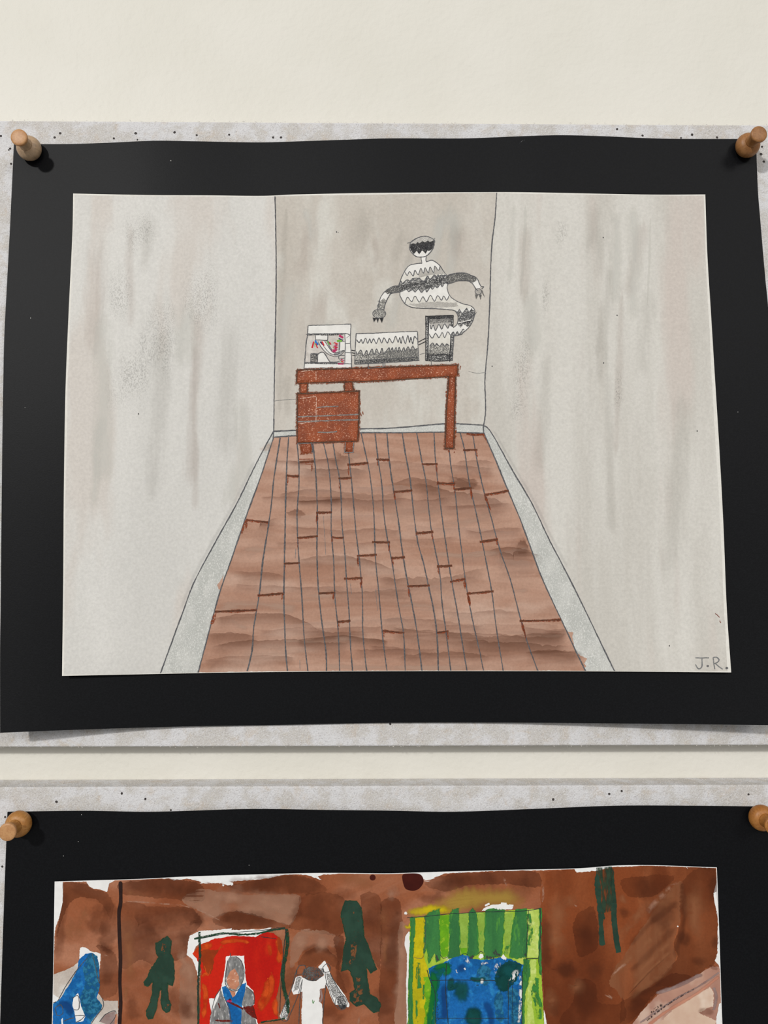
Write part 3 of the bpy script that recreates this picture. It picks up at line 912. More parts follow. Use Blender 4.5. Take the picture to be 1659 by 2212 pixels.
# --- desk
CRY = pigment('brown_crayon', (152, 73, 36), (132, 61, 30), sc=150, lo=0.36, hi=0.64, third=((226, 174, 146), 2300, 0.57, 0.70, (0.7, 1, 1)), fine=(900, 0.15), spec=0.3, rough=0.6)
CRY_E = pigment('brown_crayon_edge', (150, 74, 40), (130, 63, 34), sc=300, grain=(1900, 0.36, 0.58, 0.0), soft=0.2, rag=1.4, ragsc=1200)
CRY_OL = pigment('dark_outline_on_crayon', (78, 58, 48), (104, 74, 58), sc=700, grain=(1400, 0.26, 0.5, 0.35), soft=0.5, rag=0.5, ragsc=1500)
CRY_SC = pigment('pale_scratch', (226, 190, 170), grain=(1600, 0.36, 0.56, 0.0))
PEN_BL = pigment('grey_pencil_on_crayon', (120, 116, 114), (150, 146, 142), sc=700, grain=(1500, 0.3, 0.52, 0.15))
d = Draw('drawn_desk', paper1, art1, pd1, clip1)
desk_parts = [C5([(205, 130), (500, 120), (900, 108), (1357, 93), (1357, 165), (1290, 177), (1000, 190), (880, 203), (700, 212), (420, 219), (200, 226)]),
              C5([(225, 215), (280, 215), (277, 300), (225, 300)]), C5([(545, 205), (598, 205), (613, 290), (545, 292)]),
              C5([(205, 297), (350, 294), (500, 290), (650, 280), (650, 440), (640, 640), (400, 648), (205, 652)]),
              C5([(230, 645), (307, 645), (305, 722), (236, 727)]), C5([(552, 640), (606, 640), (601, 715), (550, 717)]),
              C5([(1292, 172), (1342, 170), (1338, 400), (1328, 690), (1266, 692), (1272, 450)])]
WH_LEG = C5([(548, 650), (612, 645), (608, 722), (543, 722)])
d.fill(WH_LEG, WHITE, 6, rough=0.5)
for i, p in enumerate(desk_parts):
    d.fill(p, CRY, 7, rough=1.0, step=2.5)
    d.line(p, 8.5, CRY_E, 8, closed=True, smooth=False, jit=0.8)
for pts, w, m in [(C5([(200, 225), (205, 130), (500, 122), (900, 108), (1357, 93), (1357, 165)]), 3.2, CRY_OL), (C5([(205, 226), (420, 219), (700, 212), (880, 203), (1290, 177)]), 3.0, CRY_OL),
                  (C5([(205, 297), (280, 300), (350, 294), (500, 288), (650, 280), (650, 440), (640, 640)]), 3.6, CRY_OL), (C5([(205, 297), (207, 480), (205, 652), (400, 648), (640, 640)]), 3.4, CRY_OL),
                  (C5([(1292, 178), (1272, 450), (1266, 692), (1328, 692)]), 3.8, CRY_OL), (C5([(1342, 178), (1335, 420), (1328, 690)]), 3.8, CRY_OL),
                  (C5([(225, 222), (225, 298)]), 3, CRY_OL), (C5([(280, 222), (277, 298)]), 3, CRY_OL), (C5([(545, 215), (545, 290)]), 3, CRY_OL), (C5([(600, 215), (613, 288)]), 3, CRY_OL),
                  (C5([(305, 650), (318, 700), (312, 722)]), 3.4, PEN), (C5([(552, 650), (545, 720), (605, 722), (612, 650)]), 3, PEN_SOFT), (C5([(210, 466), (400, 458), (645, 449)]), 2.8, PEN_BL), (C5([(210, 501), (400, 494), (645, 487)]), 2.8, PEN_BL),
                  (C5([(348, 398), (420, 392), (502, 391)]), 2.6, PEN_BL), (C5([(352, 576), (420, 578), (492, 572)]), 2.6, PEN_BL), (C5([(205, 660), (400, 650), (545, 642)]), 2.4, PEN_SOFT)]:
    d.line(pts, w, m, 9, smooth=False)
for pts in ([(343, 325), (341, 420), (340, 505)], [(340, 140), (341, 200)], [(225, 335), (340, 320)], [(225, 515), (340, 497)], [(228, 142), (330, 130)], [(345, 650), (540, 643)]):
    d.line(C5(pts), 1.5, CRY_SC, 9)
sr = random.Random(3)
for (x0, y0, x1, y1, n) in [(215, 135, 1345, 165, 40), (215, 305, 640, 640, 50), (1280, 200, 1325, 680, 8)]:
    for _ in range(n):
        x, y = sr.uniform(x0, x1), sr.uniform(y0, y1)
        if x0 == 215 and y1 == 165:
            y = sr.uniform(140, 205) - (x - 205) * 0.034
        L = sr.uniform(4, 15)
        an = sr.uniform(-1.1, -0.4)
        d.line(C5([(x, y), (x + L * math.cos(an), y + L * math.sin(an))]), sr.uniform(0.7, 1.2), CRY_SC, 9, smooth=False, taper=0.4)
for (x, y, L) in [(1372, 120, 8), (1374, 105, 6), (655, 370, 12), (660, 445, 14), (675, 440, 10), (1340, 610, 12), (1330, 720, 8), (1290, 710, 8), (1342, 560, 20), (200, 190, 12), (655, 550, 12), (640, 600, 10)]:
    d.line(C5([(x, y - L), (x + 3, y + L)]), 4, CRY_E, 8, jit=0.8)
d.build('desk coloured in rust brown crayon with pencilled drawers')

# --- machine box with coloured wires
d = Draw('drawn_machine_box', paper1, art1, pd1, clip1)
d.fill(C1([(265, 240), (700, 228), (1225, 205), (1210, 600), (1235, 900), (1240, 1195), (700, 1200), (170, 1200), (190, 1050), (220, 650), (250, 450)]), WHITE, 5)
INNER = pigment('pale_beige_wash', (218, 212, 205), (207, 200, 193), sc=300, grain=(500, 0.3, 0.6, 0.5))
d.fill(C1([(255, 440), (1085, 430), (1085, 1090), (195, 1090), (225, 650)]), INNER, 6)
d.fill(C1([(430, 450), (700, 450), (700, 570), (430, 560)]), WHITE, 7)
d.fill(C1([(970, 610), (1085, 605), (1085, 790), (960, 800)]), WHITE, 7)
d.fill(C1([(500, 880), (560, 850), (620, 860), (680, 960), (730, 1050), (490, 1060)]), WHITE, 7)
d.fill(C1([(500, 600), (620, 590), (720, 720), (830, 830), (940, 810), (1070, 790), (1000, 880), (900, 920), (800, 900), (680, 840), (570, 720)]), WHITE, 7)
d.fill(C1([(325, 880), (470, 880), (460, 1090), (320, 1090)]), GRA, 8)
d.fill(C1([(250, 415), (1060, 415), (1060, 450), (700, 465), (420, 455), (260, 470)]), GRA, 8, rough=0.5)
d.fill(C1([(200, 1065), (700, 1060), (1050, 1080), (1050, 1105), (700, 1105), (200, 1095)]), GRA, 8, rough=0.4)
for pts, w, m in [([(265, 240), (250, 450), (220, 650), (190, 1050), (170, 1195)], 3.2, PEN), ([(265, 240), (480, 232), (700, 228), (1000, 215), (1225, 205)], 2.6, PEN), ([(1225, 205), (1210, 600), (1232, 900), (1238, 1190)], 2.8, PEN),
                  ([(215, 438), (450, 430), (700, 425), (1080, 420), (1150, 425), (1205, 462)], 2.6, PEN), ([(1085, 420), (1097, 650), (1092, 900), (1085, 1110)], 3.2, PEN_SOFT), ([(425, 430), (430, 560)], 2.4, PEN), ([(430, 560), (700, 572)], 2.6, PEN_DARK),
                  ([(705, 430), (700, 572)], 2.6, PEN), ([(965, 602), (1080, 602)], 2, PEN), ([(975, 605), (958, 800)], 5, PEN_SOFT), ([(1095, 642), (1210, 642)], 2.2, PEN), ([(1095, 842), (1235, 850)], 2, PEN),
                  ([(490, 600), (560, 730), (680, 860), (800, 920), (900, 932), (1000, 890), (1085, 800)], 2.4, PEN), ([(555, 600), (640, 740), (740, 850), (830, 888), (930, 880), (1060, 800)], 2.4, PEN), ([(640, 590), (720, 720), (800, 820), (860, 850), (950, 830), (1070, 795)], 2.4, PEN),
                  ([(600, 690), (690, 800), (780, 870), (880, 905), (980, 870), (1040, 820)], 2.0, PEN_SOFT), ([(690, 580), (750, 720), (810, 800)], 4, PEN_SOFT), ([(840, 880), (900, 870), (980, 830)], 4, PEN_SOFT),
                  ([(480, 885), (540, 845), (600, 838), (650, 890), (710, 990), (755, 1055)], 3.4, PEN), ([(470, 870), (475, 1000), (465, 1095)], 3, PEN), ([(325, 875), (400, 868), (475, 878)], 2.8, PEN), ([(325, 875), (318, 1095)], 2.4, PEN),
                  ([(195, 1075), (700, 1075), (1240, 1098)], 2.8, PEN), ([(750, 1055), (880, 1060), (1010, 1025)], 2.6, PEN), ([(960, 912), (1090, 912)], 2.2, PEN), ([(960, 912), (960, 990), (1100, 962)], 2.4, PEN),
                  ([(170, 1200), (450, 1195), (600, 1185), (800, 1200), (1240, 1190)], 2, PEN), ([(1110, 520), (1190, 470)], 1.2, PEN_SOFT),
                  ([(1235, 792), (1330, 805)], 3.4, PEN_DARK), ([(1240, 848), (1330, 862)], 3.6, PEN_DARK), ([(1250, 905), (1330, 915)], 2.4, PEN_DARK)]:
    d.line(C1(pts), w, m, 9)
def wire(name, c):
    return pigment(name, c, tuple(min(255, v + 25) for v in c), sc=900, grain=(1600, 0.25, 0.45, 0.4), soft=0.7)
W_RED, W_BLUE, W_GREEN, W_MAG, W_NAVY = wire('wire_red', (196, 30, 40)), wire('wire_blue', (44, 110, 186)), wire('wire_green', (104, 168, 52)), wire('wire_magenta', (170, 34, 84)), wire('wire_navy', (44, 52, 84))
for pts, w, m in [([(390, 600), (355, 740)], 3.6, W_RED), ([(430, 570), (455, 630), (490, 668)], 4.4, W_BLUE), ([(430, 570), (428, 630)], 3.4, W_BLUE), ([(412, 620), (415, 715)], 1.6, W_GREEN), ([(435, 640), (475, 745)], 2.6, W_RED),
                  ([(540, 600), (600, 660)], 4.0, W_NAVY), ([(575, 600), (620, 690)], 3.2, W_RED), ([(715, 600), (760, 650)], 4, W_NAVY), ([(740, 610), (778, 670)], 2.4, W_RED), ([(695, 590), (745, 672)], 2, W_GREEN),
                  ([(960, 460), (1050, 515)], 5.0, W_MAG), ([(950, 530), (1045, 572)], 3.4, W_NAVY), ([(910, 588), (960, 580), (1020, 588)], 5, W_GREEN), ([(935, 600), (970, 570)], 3, W_GREEN),
                  ([(845, 625), (930, 652), (845, 680), (930, 690), (835, 720), (920, 745), (850, 755), (925, 772), (790, 792), (910, 805), (800, 822), (885, 832)], 1.9, W_MAG), ([(850, 620), (930, 660)], 2.6, W_RED),
                  ([(835, 720), (925, 725)], 2.4, W_RED), ([(790, 788), (905, 795)], 2.4, W_MAG), ([(1000, 1000), (1072, 1022)], 2.8, W_MAG), ([(1005, 1040), (1062, 1062)], 2.6, W_RED), ([(930, 1100), (1060, 1104)], 3.2, W_MAG),
                  ([(825, 625), (840, 640)], 1.6, W_GREEN), ([(820, 735), (838, 745)], 1.6, W_GREEN), ([(995, 1050), (1015, 1065)], 1.4, W_GREEN)]:
    d.line(C1(pts), w, m, 10, smooth=len(pts) < 6)
d.build('small box of tangled coloured wires in pencil')

# --- zigzag machine
d = Draw('drawn_zigzag_machine', paper1, art1, pd1, clip1)
d.fill(C2([(65, 210), (600, 190), (980, 178), (985, 330), (1000, 612), (500, 647), (45, 668), (50, 450)]), WHITE, 5)
Z1 = C2([(70, 300), (110, 345), (140, 300), (165, 355), (205, 280), (235, 355), (268, 290), (290, 350), (325, 290), (365, 360), (405, 275), (445, 350), (480, 275), (530, 350), (560, 285), (610, 350), (655, 250), (690, 340),
         (715, 270), (735, 355), (760, 255), (800, 360), (835, 240), (862, 345), (880, 270), (910, 360), (935, 255), (975, 300)])
Z2 = C2([(65, 480), (85, 520), (135, 455), (175, 540), (220, 460), (250, 530), (300, 440), (335, 520), (370, 440), (410, 520), (450, 430), (480, 510), (555, 420), (570, 480), (605, 420), (625, 480), (660, 415), (680, 480),
         (705, 415), (740, 480), (775, 420), (800, 470), (840, 405), (870, 460), (910, 395), (940, 450), (980, 430)])
PALE = pigment('pale_grey_fill', (226, 223, 214), (216, 212, 203), sc=500)
d.fill(Z1 + C2([(982, 330), (1000, 610), (45, 660), (52, 450)]), PALE, 6)
d.fill(Z2 + C2([(995, 560), (45, 612)]), GRA_MID, 7)
d.fill(C2([(500, 480), (980, 450), (995, 600), (400, 630), (300, 560)]), GRA_MID, 8, rough=2)
d.fill(C2([(45, 612), (500, 590), (985, 562), (1005, 612), (500, 645), (45, 662)]), GRA, 8, rough=0.6)
d.fill(C2([(120, 625), (500, 600), (800, 600), (780, 615), (500, 635), (120, 650)]), GRA, 9, rough=1.2)
d.line(Z1, 2.9, PEN, 9, smooth=True, step=2)
d.line(Z2, 2.7, PEN, 9, smooth=True, step=2)
for pts, w, m in [([(65, 210), (330, 205), (600, 190), (980, 178)], 2.4, PEN), ([(980, 178), (985, 330), (1000, 612)], 2.6, PEN), ([(65, 210), (50, 450), (43, 668)], 2.8, PEN), ([(43, 666), (500, 645), (1010, 610)], 2.6, PEN),
                  ([(45, 612), (500, 590), (985, 562)], 1.8, PEN), ([(245, 655), (243, 738)], 4, PEN), ([(465, 655), (466, 712)], 3.2, PEN_SOFT), ([(495, 650), (490, 705)], 3.2, PEN_SOFT), ([(250, 735), (480, 710)], 1.4, PEN_SOFT), ([(1010, 520), (1060, 510), (1090, 500)], 1.4, PEN_SOFT),
                  ([(990, 336), (1105, 278)], 3.0, PEN_DARK), ([(990, 381), (1110, 325)], 3.0, PEN_DARK)]:
    d.line(C2(pts), w, m, 10)
d.build('long box with pencil zigzags shaded in graphite')

# --- framed panel
d = Draw('drawn_framed_panel', paper1, art1, pd1, clip1)
d.fill([(920, 684), (979, 682), (977.5, 778), (919, 779)], WHITE, 5)
d.fill(C2([(1150, -20), (1490, -20), (1490, 100), (1460, 80), (1430, 130), (1385, 65), (1340, 145), (1300, 75), (1250, 165), (1215, 85), (1185, 140), (1165, 80)]), GRA_LIGHT, 7)
d.fill(C2([(1150, -15), (1490, -20), (1480, 40), (1160, 60)]), GRA_MID, 8, rough=1)
ZB = C2([(1155, 215), (1200, 280), (1250, 205), (1300, 270), (1350, 195), (1385, 270), (1430, 185), (1475, 240)])
d.fill(ZB + C2([(1460, 540), (1150, 540)]), PALE, 6)
ZC = C2([(1160, 400), (1205, 350), (1240, 395), (1265, 360), (1310, 400), (1350, 355), (1390, 400), (1415, 365), (1455, 395)])
d.fill(ZC + C2([(1460, 610), (1140, 610)]), GRA_MID, 7)
d.fill(C2([(1120, 500), (1490, 520), (1490, 615), (1110, 615)]), GRA, 8, rough=0.8)
d.fill([(919.5, 682.5), (927.5, 684), (926, 730), (926, 778), (919, 779)], GRA, 9)
d.fill([(919.5, 682.5), (979.6, 681), (979.6, 688), (927, 689)], GRA_DARK, 9, rough=0.6)
d.fill([(974, 686), (979.8, 682), (979, 707), (975, 705)], GRA, 9)
d.fill(C2([(1478, 240), (1525, 238), (1507, 612), (1455, 612)]), GRA, 9)
for pts, w, m in [([(919.5, 682), (919.5, 730), (919, 779)], 2.4, PEN_DARK), ([(925.5, 684), (925, 730), (924, 776)], 3.2, PEN_DARK), ([(919, 683), (950, 682), (980, 681)], 3, PEN_DARK), ([(974.5, 686), (975, 705)], 2.4, PEN_DARK), ([(979.5, 682), (978.5, 706)], 2.4, PEN_DARK),
                  ([(919, 779), (950, 780), (977, 778)], 2.4, PEN_DARK), ([(930, 767), (955, 766), (972, 767)], 2.6, PEN_DARK)]:
    d.line(pts, w, m, 10)
d.line(C2([(1478, 245), (1470, 420), (1462, 630)]), 3.4, PEN_DARK, 10)
d.line(C2([(1525, 240), (1510, 480), (1503, 612)]), 2.6, PEN, 10)
d.line(C2([(1185, 625), (1185, 692)]), 1.8, PEN, 10)
ZA = C2([(1170, 80), (1185, 140), (1215, 85), (1250, 165), (1300, 75), (1340, 145), (1385, 65), (1430, 130), (1460, 80), (1490, 100)])
for z in (ZA, ZB, ZC):
    d.line(z, 2.8, PEN, 10, smooth=True, step=2)
d.build('small framed panel with graphite border and zigzags')

# --- floating figure
d = Draw('drawn_floating_figure', paper1, art1, pd1, clip1)
body = C3([(475, 435), (485, 540), (360, 555), (280, 575), (220, 630), (170, 720), (130, 800), (90, 920)]) + C4([(440, 245), (455, 310), (460, 370), (520, 465), (600, 510), (700, 525), (900, 530), (1100, 545), (1180, 560), (1220, 610), (1225, 650), (1210, 740), (1150, 790)]) + \
    C2([(1490, 110), (1490, 230), (1540, 240), (1640, 220)]) + C4([(1290, 850), (1340, 810), (1390, 750), (1430, 670), (1447, 570), (1430, 525), (1380, 490), (1280, 465), (1170, 410), (1110, 350), (1080, 260), (1090, 210), (1080, 100)]) + \
    C3([(910, 750), (850, 670), (790, 580), (700, 510), (640, 490), (560, 515), (555, 430)])
d.fill(body, WHITE, 6)
head = C3([(285, 200), (340, 150), (430, 100), (540, 80), (620, 100), (690, 140), (700, 180), (680, 270), (640, 340), (570, 410), (520, 430), (440, 435), (380, 420), (310, 360), (275, 290)])
d.fill(head, WHITE, 6, smooth=True)
d.fill(C3([(300, 200), (340, 155), (430, 105), (540, 85), (620, 105), (685, 145), (640, 230), (350, 250)]), GRA_LIGHT, 7)
d.fill(C3([(292, 215), (345, 200), (380, 215), (410, 180), (440, 200), (500, 160), (530, 190), (590, 155), (620, 180), (695, 145), (695, 200), (685, 260), (640, 320), (600, 332), (580, 325), (550, 378), (490, 320), (440, 388), (395, 330), (345, 388), (300, 330), (280, 280)]), GRA_DARK, 8, rough=0.3, step=2)
for pts in ([(290, 330), (340, 215)], [(330, 340), (370, 220)], [(345, 370), (420, 200)], [(430, 370), (500, 190)], [(520, 330), (600, 180)], [(550, 350), (590, 230)], [(620, 300), (680, 180)], [(310, 300), (330, 240)]):
    d.line(C3(pts), 3.4, PEN_DARK, 9, taper=0.3)
d.line(head, 2.8, PEN, 10, closed=True)
d.line(C3([(235, 200), (290, 180), (330, 150)]), 1.6, PEN_SOFT, 9)
d.line(C3([(690, 140), (708, 110)]), 1.6, PEN_SOFT, 9)
# light bands
zig1 = C3([(200, 700), (235, 750), (275, 685), (335, 760), (365, 665), (420, 735), (465, 630), (510, 710), (540, 620), (595, 705), (625, 605), (685, 700), (705, 590), (765, 665), (795, 590)])
zig2 = C3([(115, 830), (155, 885), (225, 825), (255, 870), (330, 800), (365, 840), (440, 795), (490, 845), (555, 830), (578, 765), (620, 820), (660, 800), (695, 740), (725, 800), (760, 740), (790, 790), (820, 740), (850, 790), (870, 740), (910, 770)])
d.fill(zig1 + zig2[::-1], PALE, 7)
d.fill(zig1[5:] + C3([(850, 680), (880, 720), (640, 740), (440, 790)]), GRA_LIGHT, 8)
dark_top = C4([(440, 240), (465, 165), (490, 195), (545, 150), (600, 165), (640, 130), (700, 130), (735, 150), (775, 165), (820, 100), (855, 140), (910, 85), (950, 112), (1000, 85), (1050, 95), (1085, 100)])
zig3 = C4([(1085, 205), (1050, 190), (1015, 240), (990, 210), (950, 255), (920, 235), (885, 275), (860, 250), (810, 310), (790, 270), (740, 315), (700, 270), (655, 310), (620, 280), (570, 305), (540, 270), (490, 300), (450, 310)])
d.fill(dark_top + zig3, GRA_MID, 8)
d.fill(C4([(440, 240), (600, 180), (800, 160), (1085, 110), (1085, 190), (960, 220), (800, 260), (600, 280), (450, 300)]), GRA, 9, rough=2)
d.fill(C4([(450, 250), (560, 205), (700, 190), (640, 240), (520, 270)]), GRA, 9, rough=2)
zig4 = C4([(520, 460), (555, 380), (610, 440), (655, 365), (710, 445), (760, 375), (805, 440), (860, 355), (910, 435), (955, 360), (1005, 420), (1035, 365), (1075, 420), (1105, 360)])
d.fill(zig4 + C4([(1170, 410), (1280, 465), (1380, 490), (1430, 525), (1340, 530), (1245, 545), (1180, 560), (1100, 545), (900, 530), (700, 525), (600, 510)]), PALE, 7)
d.fill(C4([(540, 470), (800, 450), (1000, 440), (1200, 450), (1240, 500), (1000, 520), (700, 515)]), GRA_LIGHT, 8, rough=2)
# tail
tail = C4([(1190, 560), (1215, 585), (1245, 540), (1280, 600), (1340, 525), (1370, 580), (1410, 530), (1440, 560), (1440, 640), (1420, 700), (1385, 755), (1350, 775), (1300, 740), (1260, 785), (1215, 745), (1222, 640)])
d.fill(tail, GRA, 8)
for k in range(9):
    x = 1235 + k * 22
    d.line(C4([(x, 700 - k * 4), (x + 60, 575)]), 2.4, PEN, 9, taper=0.3)
d.line(C4([(1225, 722), (1300, 705), (1400, 680)]), 2, WHITE, 9)
d.line(C4([(1225, 735), (1320, 712), (1400, 700)]), 2.4, PEN_DARK, 9)
zt = C2([(1480, 235), (1515, 185), (1540, 230), (1575, 180), (1600, 220), (1640, 175)]) + C4([(1290, 805), (1310, 815)])
d.fill(zt + C4([(1290, 850)]) + C2([(1640, 222), (1540, 242)]), GRA_MID, 8)
# arms
armL = C4([(440, 228), (370, 235), (300, 270), (255, 310), (290, 340), (330, 330), (400, 315), (450, 310)])
armR = C4([(1080, 100), (1130, 75), (1220, 60), (1320, 60), (1400, 90), (1470, 130), (1470, 160), (1420, 190), (1380, 170), (1310, 160), (1220, 165), (1140, 190), (1080, 200)])
for a in (armL, armR):
    d.fill(a, PALE, 6)
    d.fill(a, GRA, 8)
    d.fill(a, GRA_MID, 9)
d.fill(C4([(255, 310), (205, 370), (185, 430), (265, 440), (310, 360), (335, 330), (290, 340)]), WHITE, 6)
d.fill(C4([(240, 395), (190, 435), (170, 480), (155, 545), (238, 548), (258, 480), (272, 425)]), PALE, 6)
d.fill(C4([(240, 395), (190, 435), (170, 480), (155, 545), (238, 548), (258, 480), (272, 425)]), GRA_MID, 8)
hand = [(C4([(180, 595)])[0][0] + 14 * math.cos(a * 0.35), C4([(180, 598)])[0][1] + 9.6 * math.sin(a * 0.35)) for a in range(18)]
d.fill(hand, PALE, 7)
d.fill(hand, GRA_MID, 9)
d.line(hand, 2.4, PEN, 10, closed=True)
for tri in ([(92, 650), (108, 712), (142, 660)], [(138, 660), (160, 722), (176, 660)], [(186, 660), (214, 722), (238, 650)]):
    d.fill(C4(tri), GRA_DARK, 10)
    d.fill(C4(tri), PEN_DARK, 9)
d.fill(C4([(1470, 130), (1528, 240), (1490, 290), (1450, 240), (1400, 180), (1440, 172)]), WHITE, 6)
d.blob(1033.3, 629.7, 6.8, 6.2, GRA_LIGHT, 8)
handR = [(1033.3 + 7 * math.cos(a * 0.45), 629.7 + 6.4 * math.sin(a * 0.45)) for a in range(14)]
d.line(handR, 2.2, PEN, 10, closed=True)
for tri in ([(1448, 340), (1465, 412), (1492, 350)], [(1500, 350), (1525, 418), (1540, 345)], [(1535, 250), (1582, 384), (1545, 330)]):
    d.fill(C4(tri), GRA, 9)
    d.fill(C4(tri), GRA_MID, 10)
# outlines
for pts, w, m in [(C3([(470, 435), (475, 480), (485, 545)]), 2.8, PEN), (C3([(560, 430), (552, 480), (560, 520)]), 2.6, PEN), (C3([(485, 540), (420, 545), (360, 555), (280, 575), (220, 630), (170, 720), (130, 800), (90, 920)]), 2.8, PEN),
                  (C3([(560, 518), (640, 490), (700, 510), (790, 580), (850, 670), (910, 750)]), 2.8, PEN),
                  (C4([(455, 310), (460, 370), (520, 465), (600, 510), (700, 525), (900, 530), (1100, 545), (1180, 560), (1220, 610), (1225, 650), (1210, 740), (1160, 785)]), 2.6, PEN),
                  (C4([(1090, 210), (1080, 260), (1110, 350), (1170, 410), (1280, 465), (1380, 490), (1430, 525), (1447, 570), (1430, 670), (1390, 750), (1340, 810), (1290, 850)]) + C2([(1640, 222), (1540, 242), (1500, 235)]), 2.6, PEN),
                  (C4([(440, 230), (370, 235), (300, 270), (250, 310), (205, 370), (180, 440), (165, 500), (155, 548)]), 2.8, PEN), (C4([(450, 310), (400, 318), (335, 332), (300, 380), (265, 450), (240, 545)]), 2.8, PEN),
                  (C4([(1080, 100), (1130, 75), (1220, 60), (1320, 60), (1400, 90), (1475, 130), (1525, 230), (1565, 240), (1540, 270)]), 2.8, PEN), (C4([(1080, 205), (1140, 190), (1220, 165), (1310, 160), (1380, 172), (1425, 210), (1460, 270), (1490, 292)]), 2.6, PEN),
                  (C4([(160, 430), (190, 440), (150, 495), (175, 500)]), 1.4, PEN_SOFT)]:
    d.line(pts, w, m, 10)
for z in (zig1, zig2, zig3, zig4, zt):
    d.line(z, 2.6, PEN, 10, smooth=True, step=2)
d.line(dark_top, 2.2, PEN, 10, smooth=True, step=2)
d.line(C4([(1190, 560), (1215, 585), (1245, 540), (1280, 600), (1340, 525), (1370, 580), (1410, 530)]), 2.4, PEN, 10, smooth=False)
d.build('floating figure with zigzag bands and curled tail in pencil')

# --- initials
d = Draw('pencilled_initials', paper1, art1, pd1, clip1)
for pts in ([(655, 262), (745, 264), (845, 262)], [(745, 262), (746, 370), (722, 410), (690, 410), (655, 352)], [(900, 258), (910, 340), (922, 422)], [(900, 260), (945, 254), (980, 285), (972, 312), (940, 335), (912, 342)], [(925, 335), (975, 380), (1032, 420)]):
    d.line(SG(pts), 3.9, PEN_SOFT, 6)
d.blob(*SG([(825, 375)])[0], 3.2, 2.8, PEN, 6)
d.blob(*SG([(1090, 405)])[0], 3.7, 3.3, PEN, 6)
d.build('initials J.R. in grey pencil')

# ------------------------------------------------------------------ painting two: brown room with a red and a green window
def clip2(x, y):
    y0, y1 = sinterp(PT2, x) + 1.0, sinterp(PB2, x) - 1.5
    y = max(y0, min(y1, y))
    x0, x1 = sinterp(PL2, y) + 1.0, sinterp(PR2, y) - 1.2
    return max(x0, min(x1, x)), y
P1 = frame(90, 1850, 4.046)
P2 = frame(390, 1850, 3.687)
P3 = frame(820, 1850, 4.046)
P4 = frame(1180, 1850, 3.95)

BRN = pigment('brown_watercolour', (152, 88, 56), (178, 122, 94), sc=28, stretch=(0.55, 1, 1), rot=0.2, lo=0.42, hi=0.68, distort=1.0, detail=6, third=((130, 68, 40), 30, 0.48, 0.70, (0.6, 1, 0.9)), fine=(1000, 0.11))
BRN_R = pigment('red_brown_watercolour', (134, 68, 34), (154, 88, 52), sc=34, stretch=(1, 1, 0.5), rot=-0.6, lo=0.42, hi=0.68, distort=1.0, detail=6, third=((106, 50, 22), 30, 0.46, 0.66, (1, 1, 0.5)), fine=(1000, 0.11))
B_D = pigment('brown_stroke_dark', (88, 44, 26), alpha=0.32, grain=(60, 0.3, 0.62, 0.4), soft=0.15, rag=1.8, ragsc=110)
B_M = pigment('brown_stroke_mid', (106, 56, 34), alpha=0.32, grain=(60, 0.3, 0.62, 0.4), soft=0.35, rag=1.8, ragsc=110)
B_L = pigment('brown_stroke_pale', (186, 138, 112), alpha=0.70, grain=(90, 0.3, 0.62, 0.2, (0.6, 1, 1)), soft=0.1, rag=1.8, ragsc=120)
B_LL = pigment('brown_stroke_thin', (196, 150, 126), alpha=0.6, grain=(400, 0.4, 0.62, 0.0), soft=0.2, rag=0.9, ragsc=400)
B_S = pigment('sienna_stroke', (168, 108, 72), alpha=0.6, grain=(160, 0.34, 0.62, 0.2), soft=0.05, rag=1.8, ragsc=160)
F_D = pigment('brown_layer_dark', (98, 46, 24), alpha=0.38, grain=(45, 0.32, 0.66, 0.45))
F_M = pigment('brown_layer_mid', (112, 58, 32), alpha=0.42, grain=(45, 0.32, 0.66, 0.4))
F_L = pigment('brown_layer_pale', (188, 142, 116), alpha=0.60, grain=(50, 0.32, 0.66, 0.35))
F_H = pigment('sienna_layer', (164, 106, 72), alpha=0.55, grain=(130, 0.34, 0.64, 0.2, (1, 1, 0.16), 0.75))
B_W = pigment('brown_wet_edge', (88, 44, 26), alpha=0.55, soft=0.2, grain=(60, 0.3, 0.62, 0.5), wet=True)
WH2 = pigment('bare_watercolour_paper', (242, 241, 239), (236, 235, 233), sc=300)
GREYW = pigment('grey_beige_watercolour', (206, 196, 186), (190, 178, 168), sc=70, third=((222, 218, 212), 50, 0.5, 0.66), fine=(1100, 0.12))
BLK = pigment('black_marker', (38, 22, 20), (48, 30, 26), sc=200)
GRN = pigment('dark_green_oil_pastel', (36, 60, 48), (44, 72, 58), sc=160, third=((58, 60, 44), 700, 0.62, 0.72))
GRN_D = pigment('dark_green_dry', (36, 58, 46), (46, 70, 54), sc=300, grain=(420, 0.36, 0.56, 0.1, (1, 1, 0.25)), soft=0.6, rag=0.7, ragsc=700)
GRN_DF = pigment('dark_green_dry_fill', (40, 60, 46), (50, 70, 52), sc=300, grain=(520, 0.36, 0.6, 0.12, (1, 1, 0.22)))
GRN_L = pigment('dark_green_line', (30, 62, 44), (40, 74, 52), sc=500, grain=(900, 0.32, 0.52, 0.15), soft=0.5, rag=0.6, ragsc=900)
SPECK_B = pigment('brown_showing_through', (128, 84, 50), (112, 70, 44), sc=400, grain=(700, 0.48, 0.58, 0.0))
RED = pigment('red_paint', (204, 32, 10), (184, 18, 6), sc=60, stretch=(1, 1, 0.5), lo=0.4, hi=0.62, third=((224, 66, 18), 70, 0.54, 0.72, (1, 1, 0.4)), rough=0.6, fine=(1100, 0.12))
ORG = pigment('orange_paint', (216, 82, 24), (190, 62, 18), sc=200, grain=(180, 0.30, 0.56, 0.3), soft=0.4, rag=0.6, ragsc=220)
ORB = pigment('orange_brown_paint', (170, 66, 22), (150, 56, 20), sc=200, alpha=0.85)
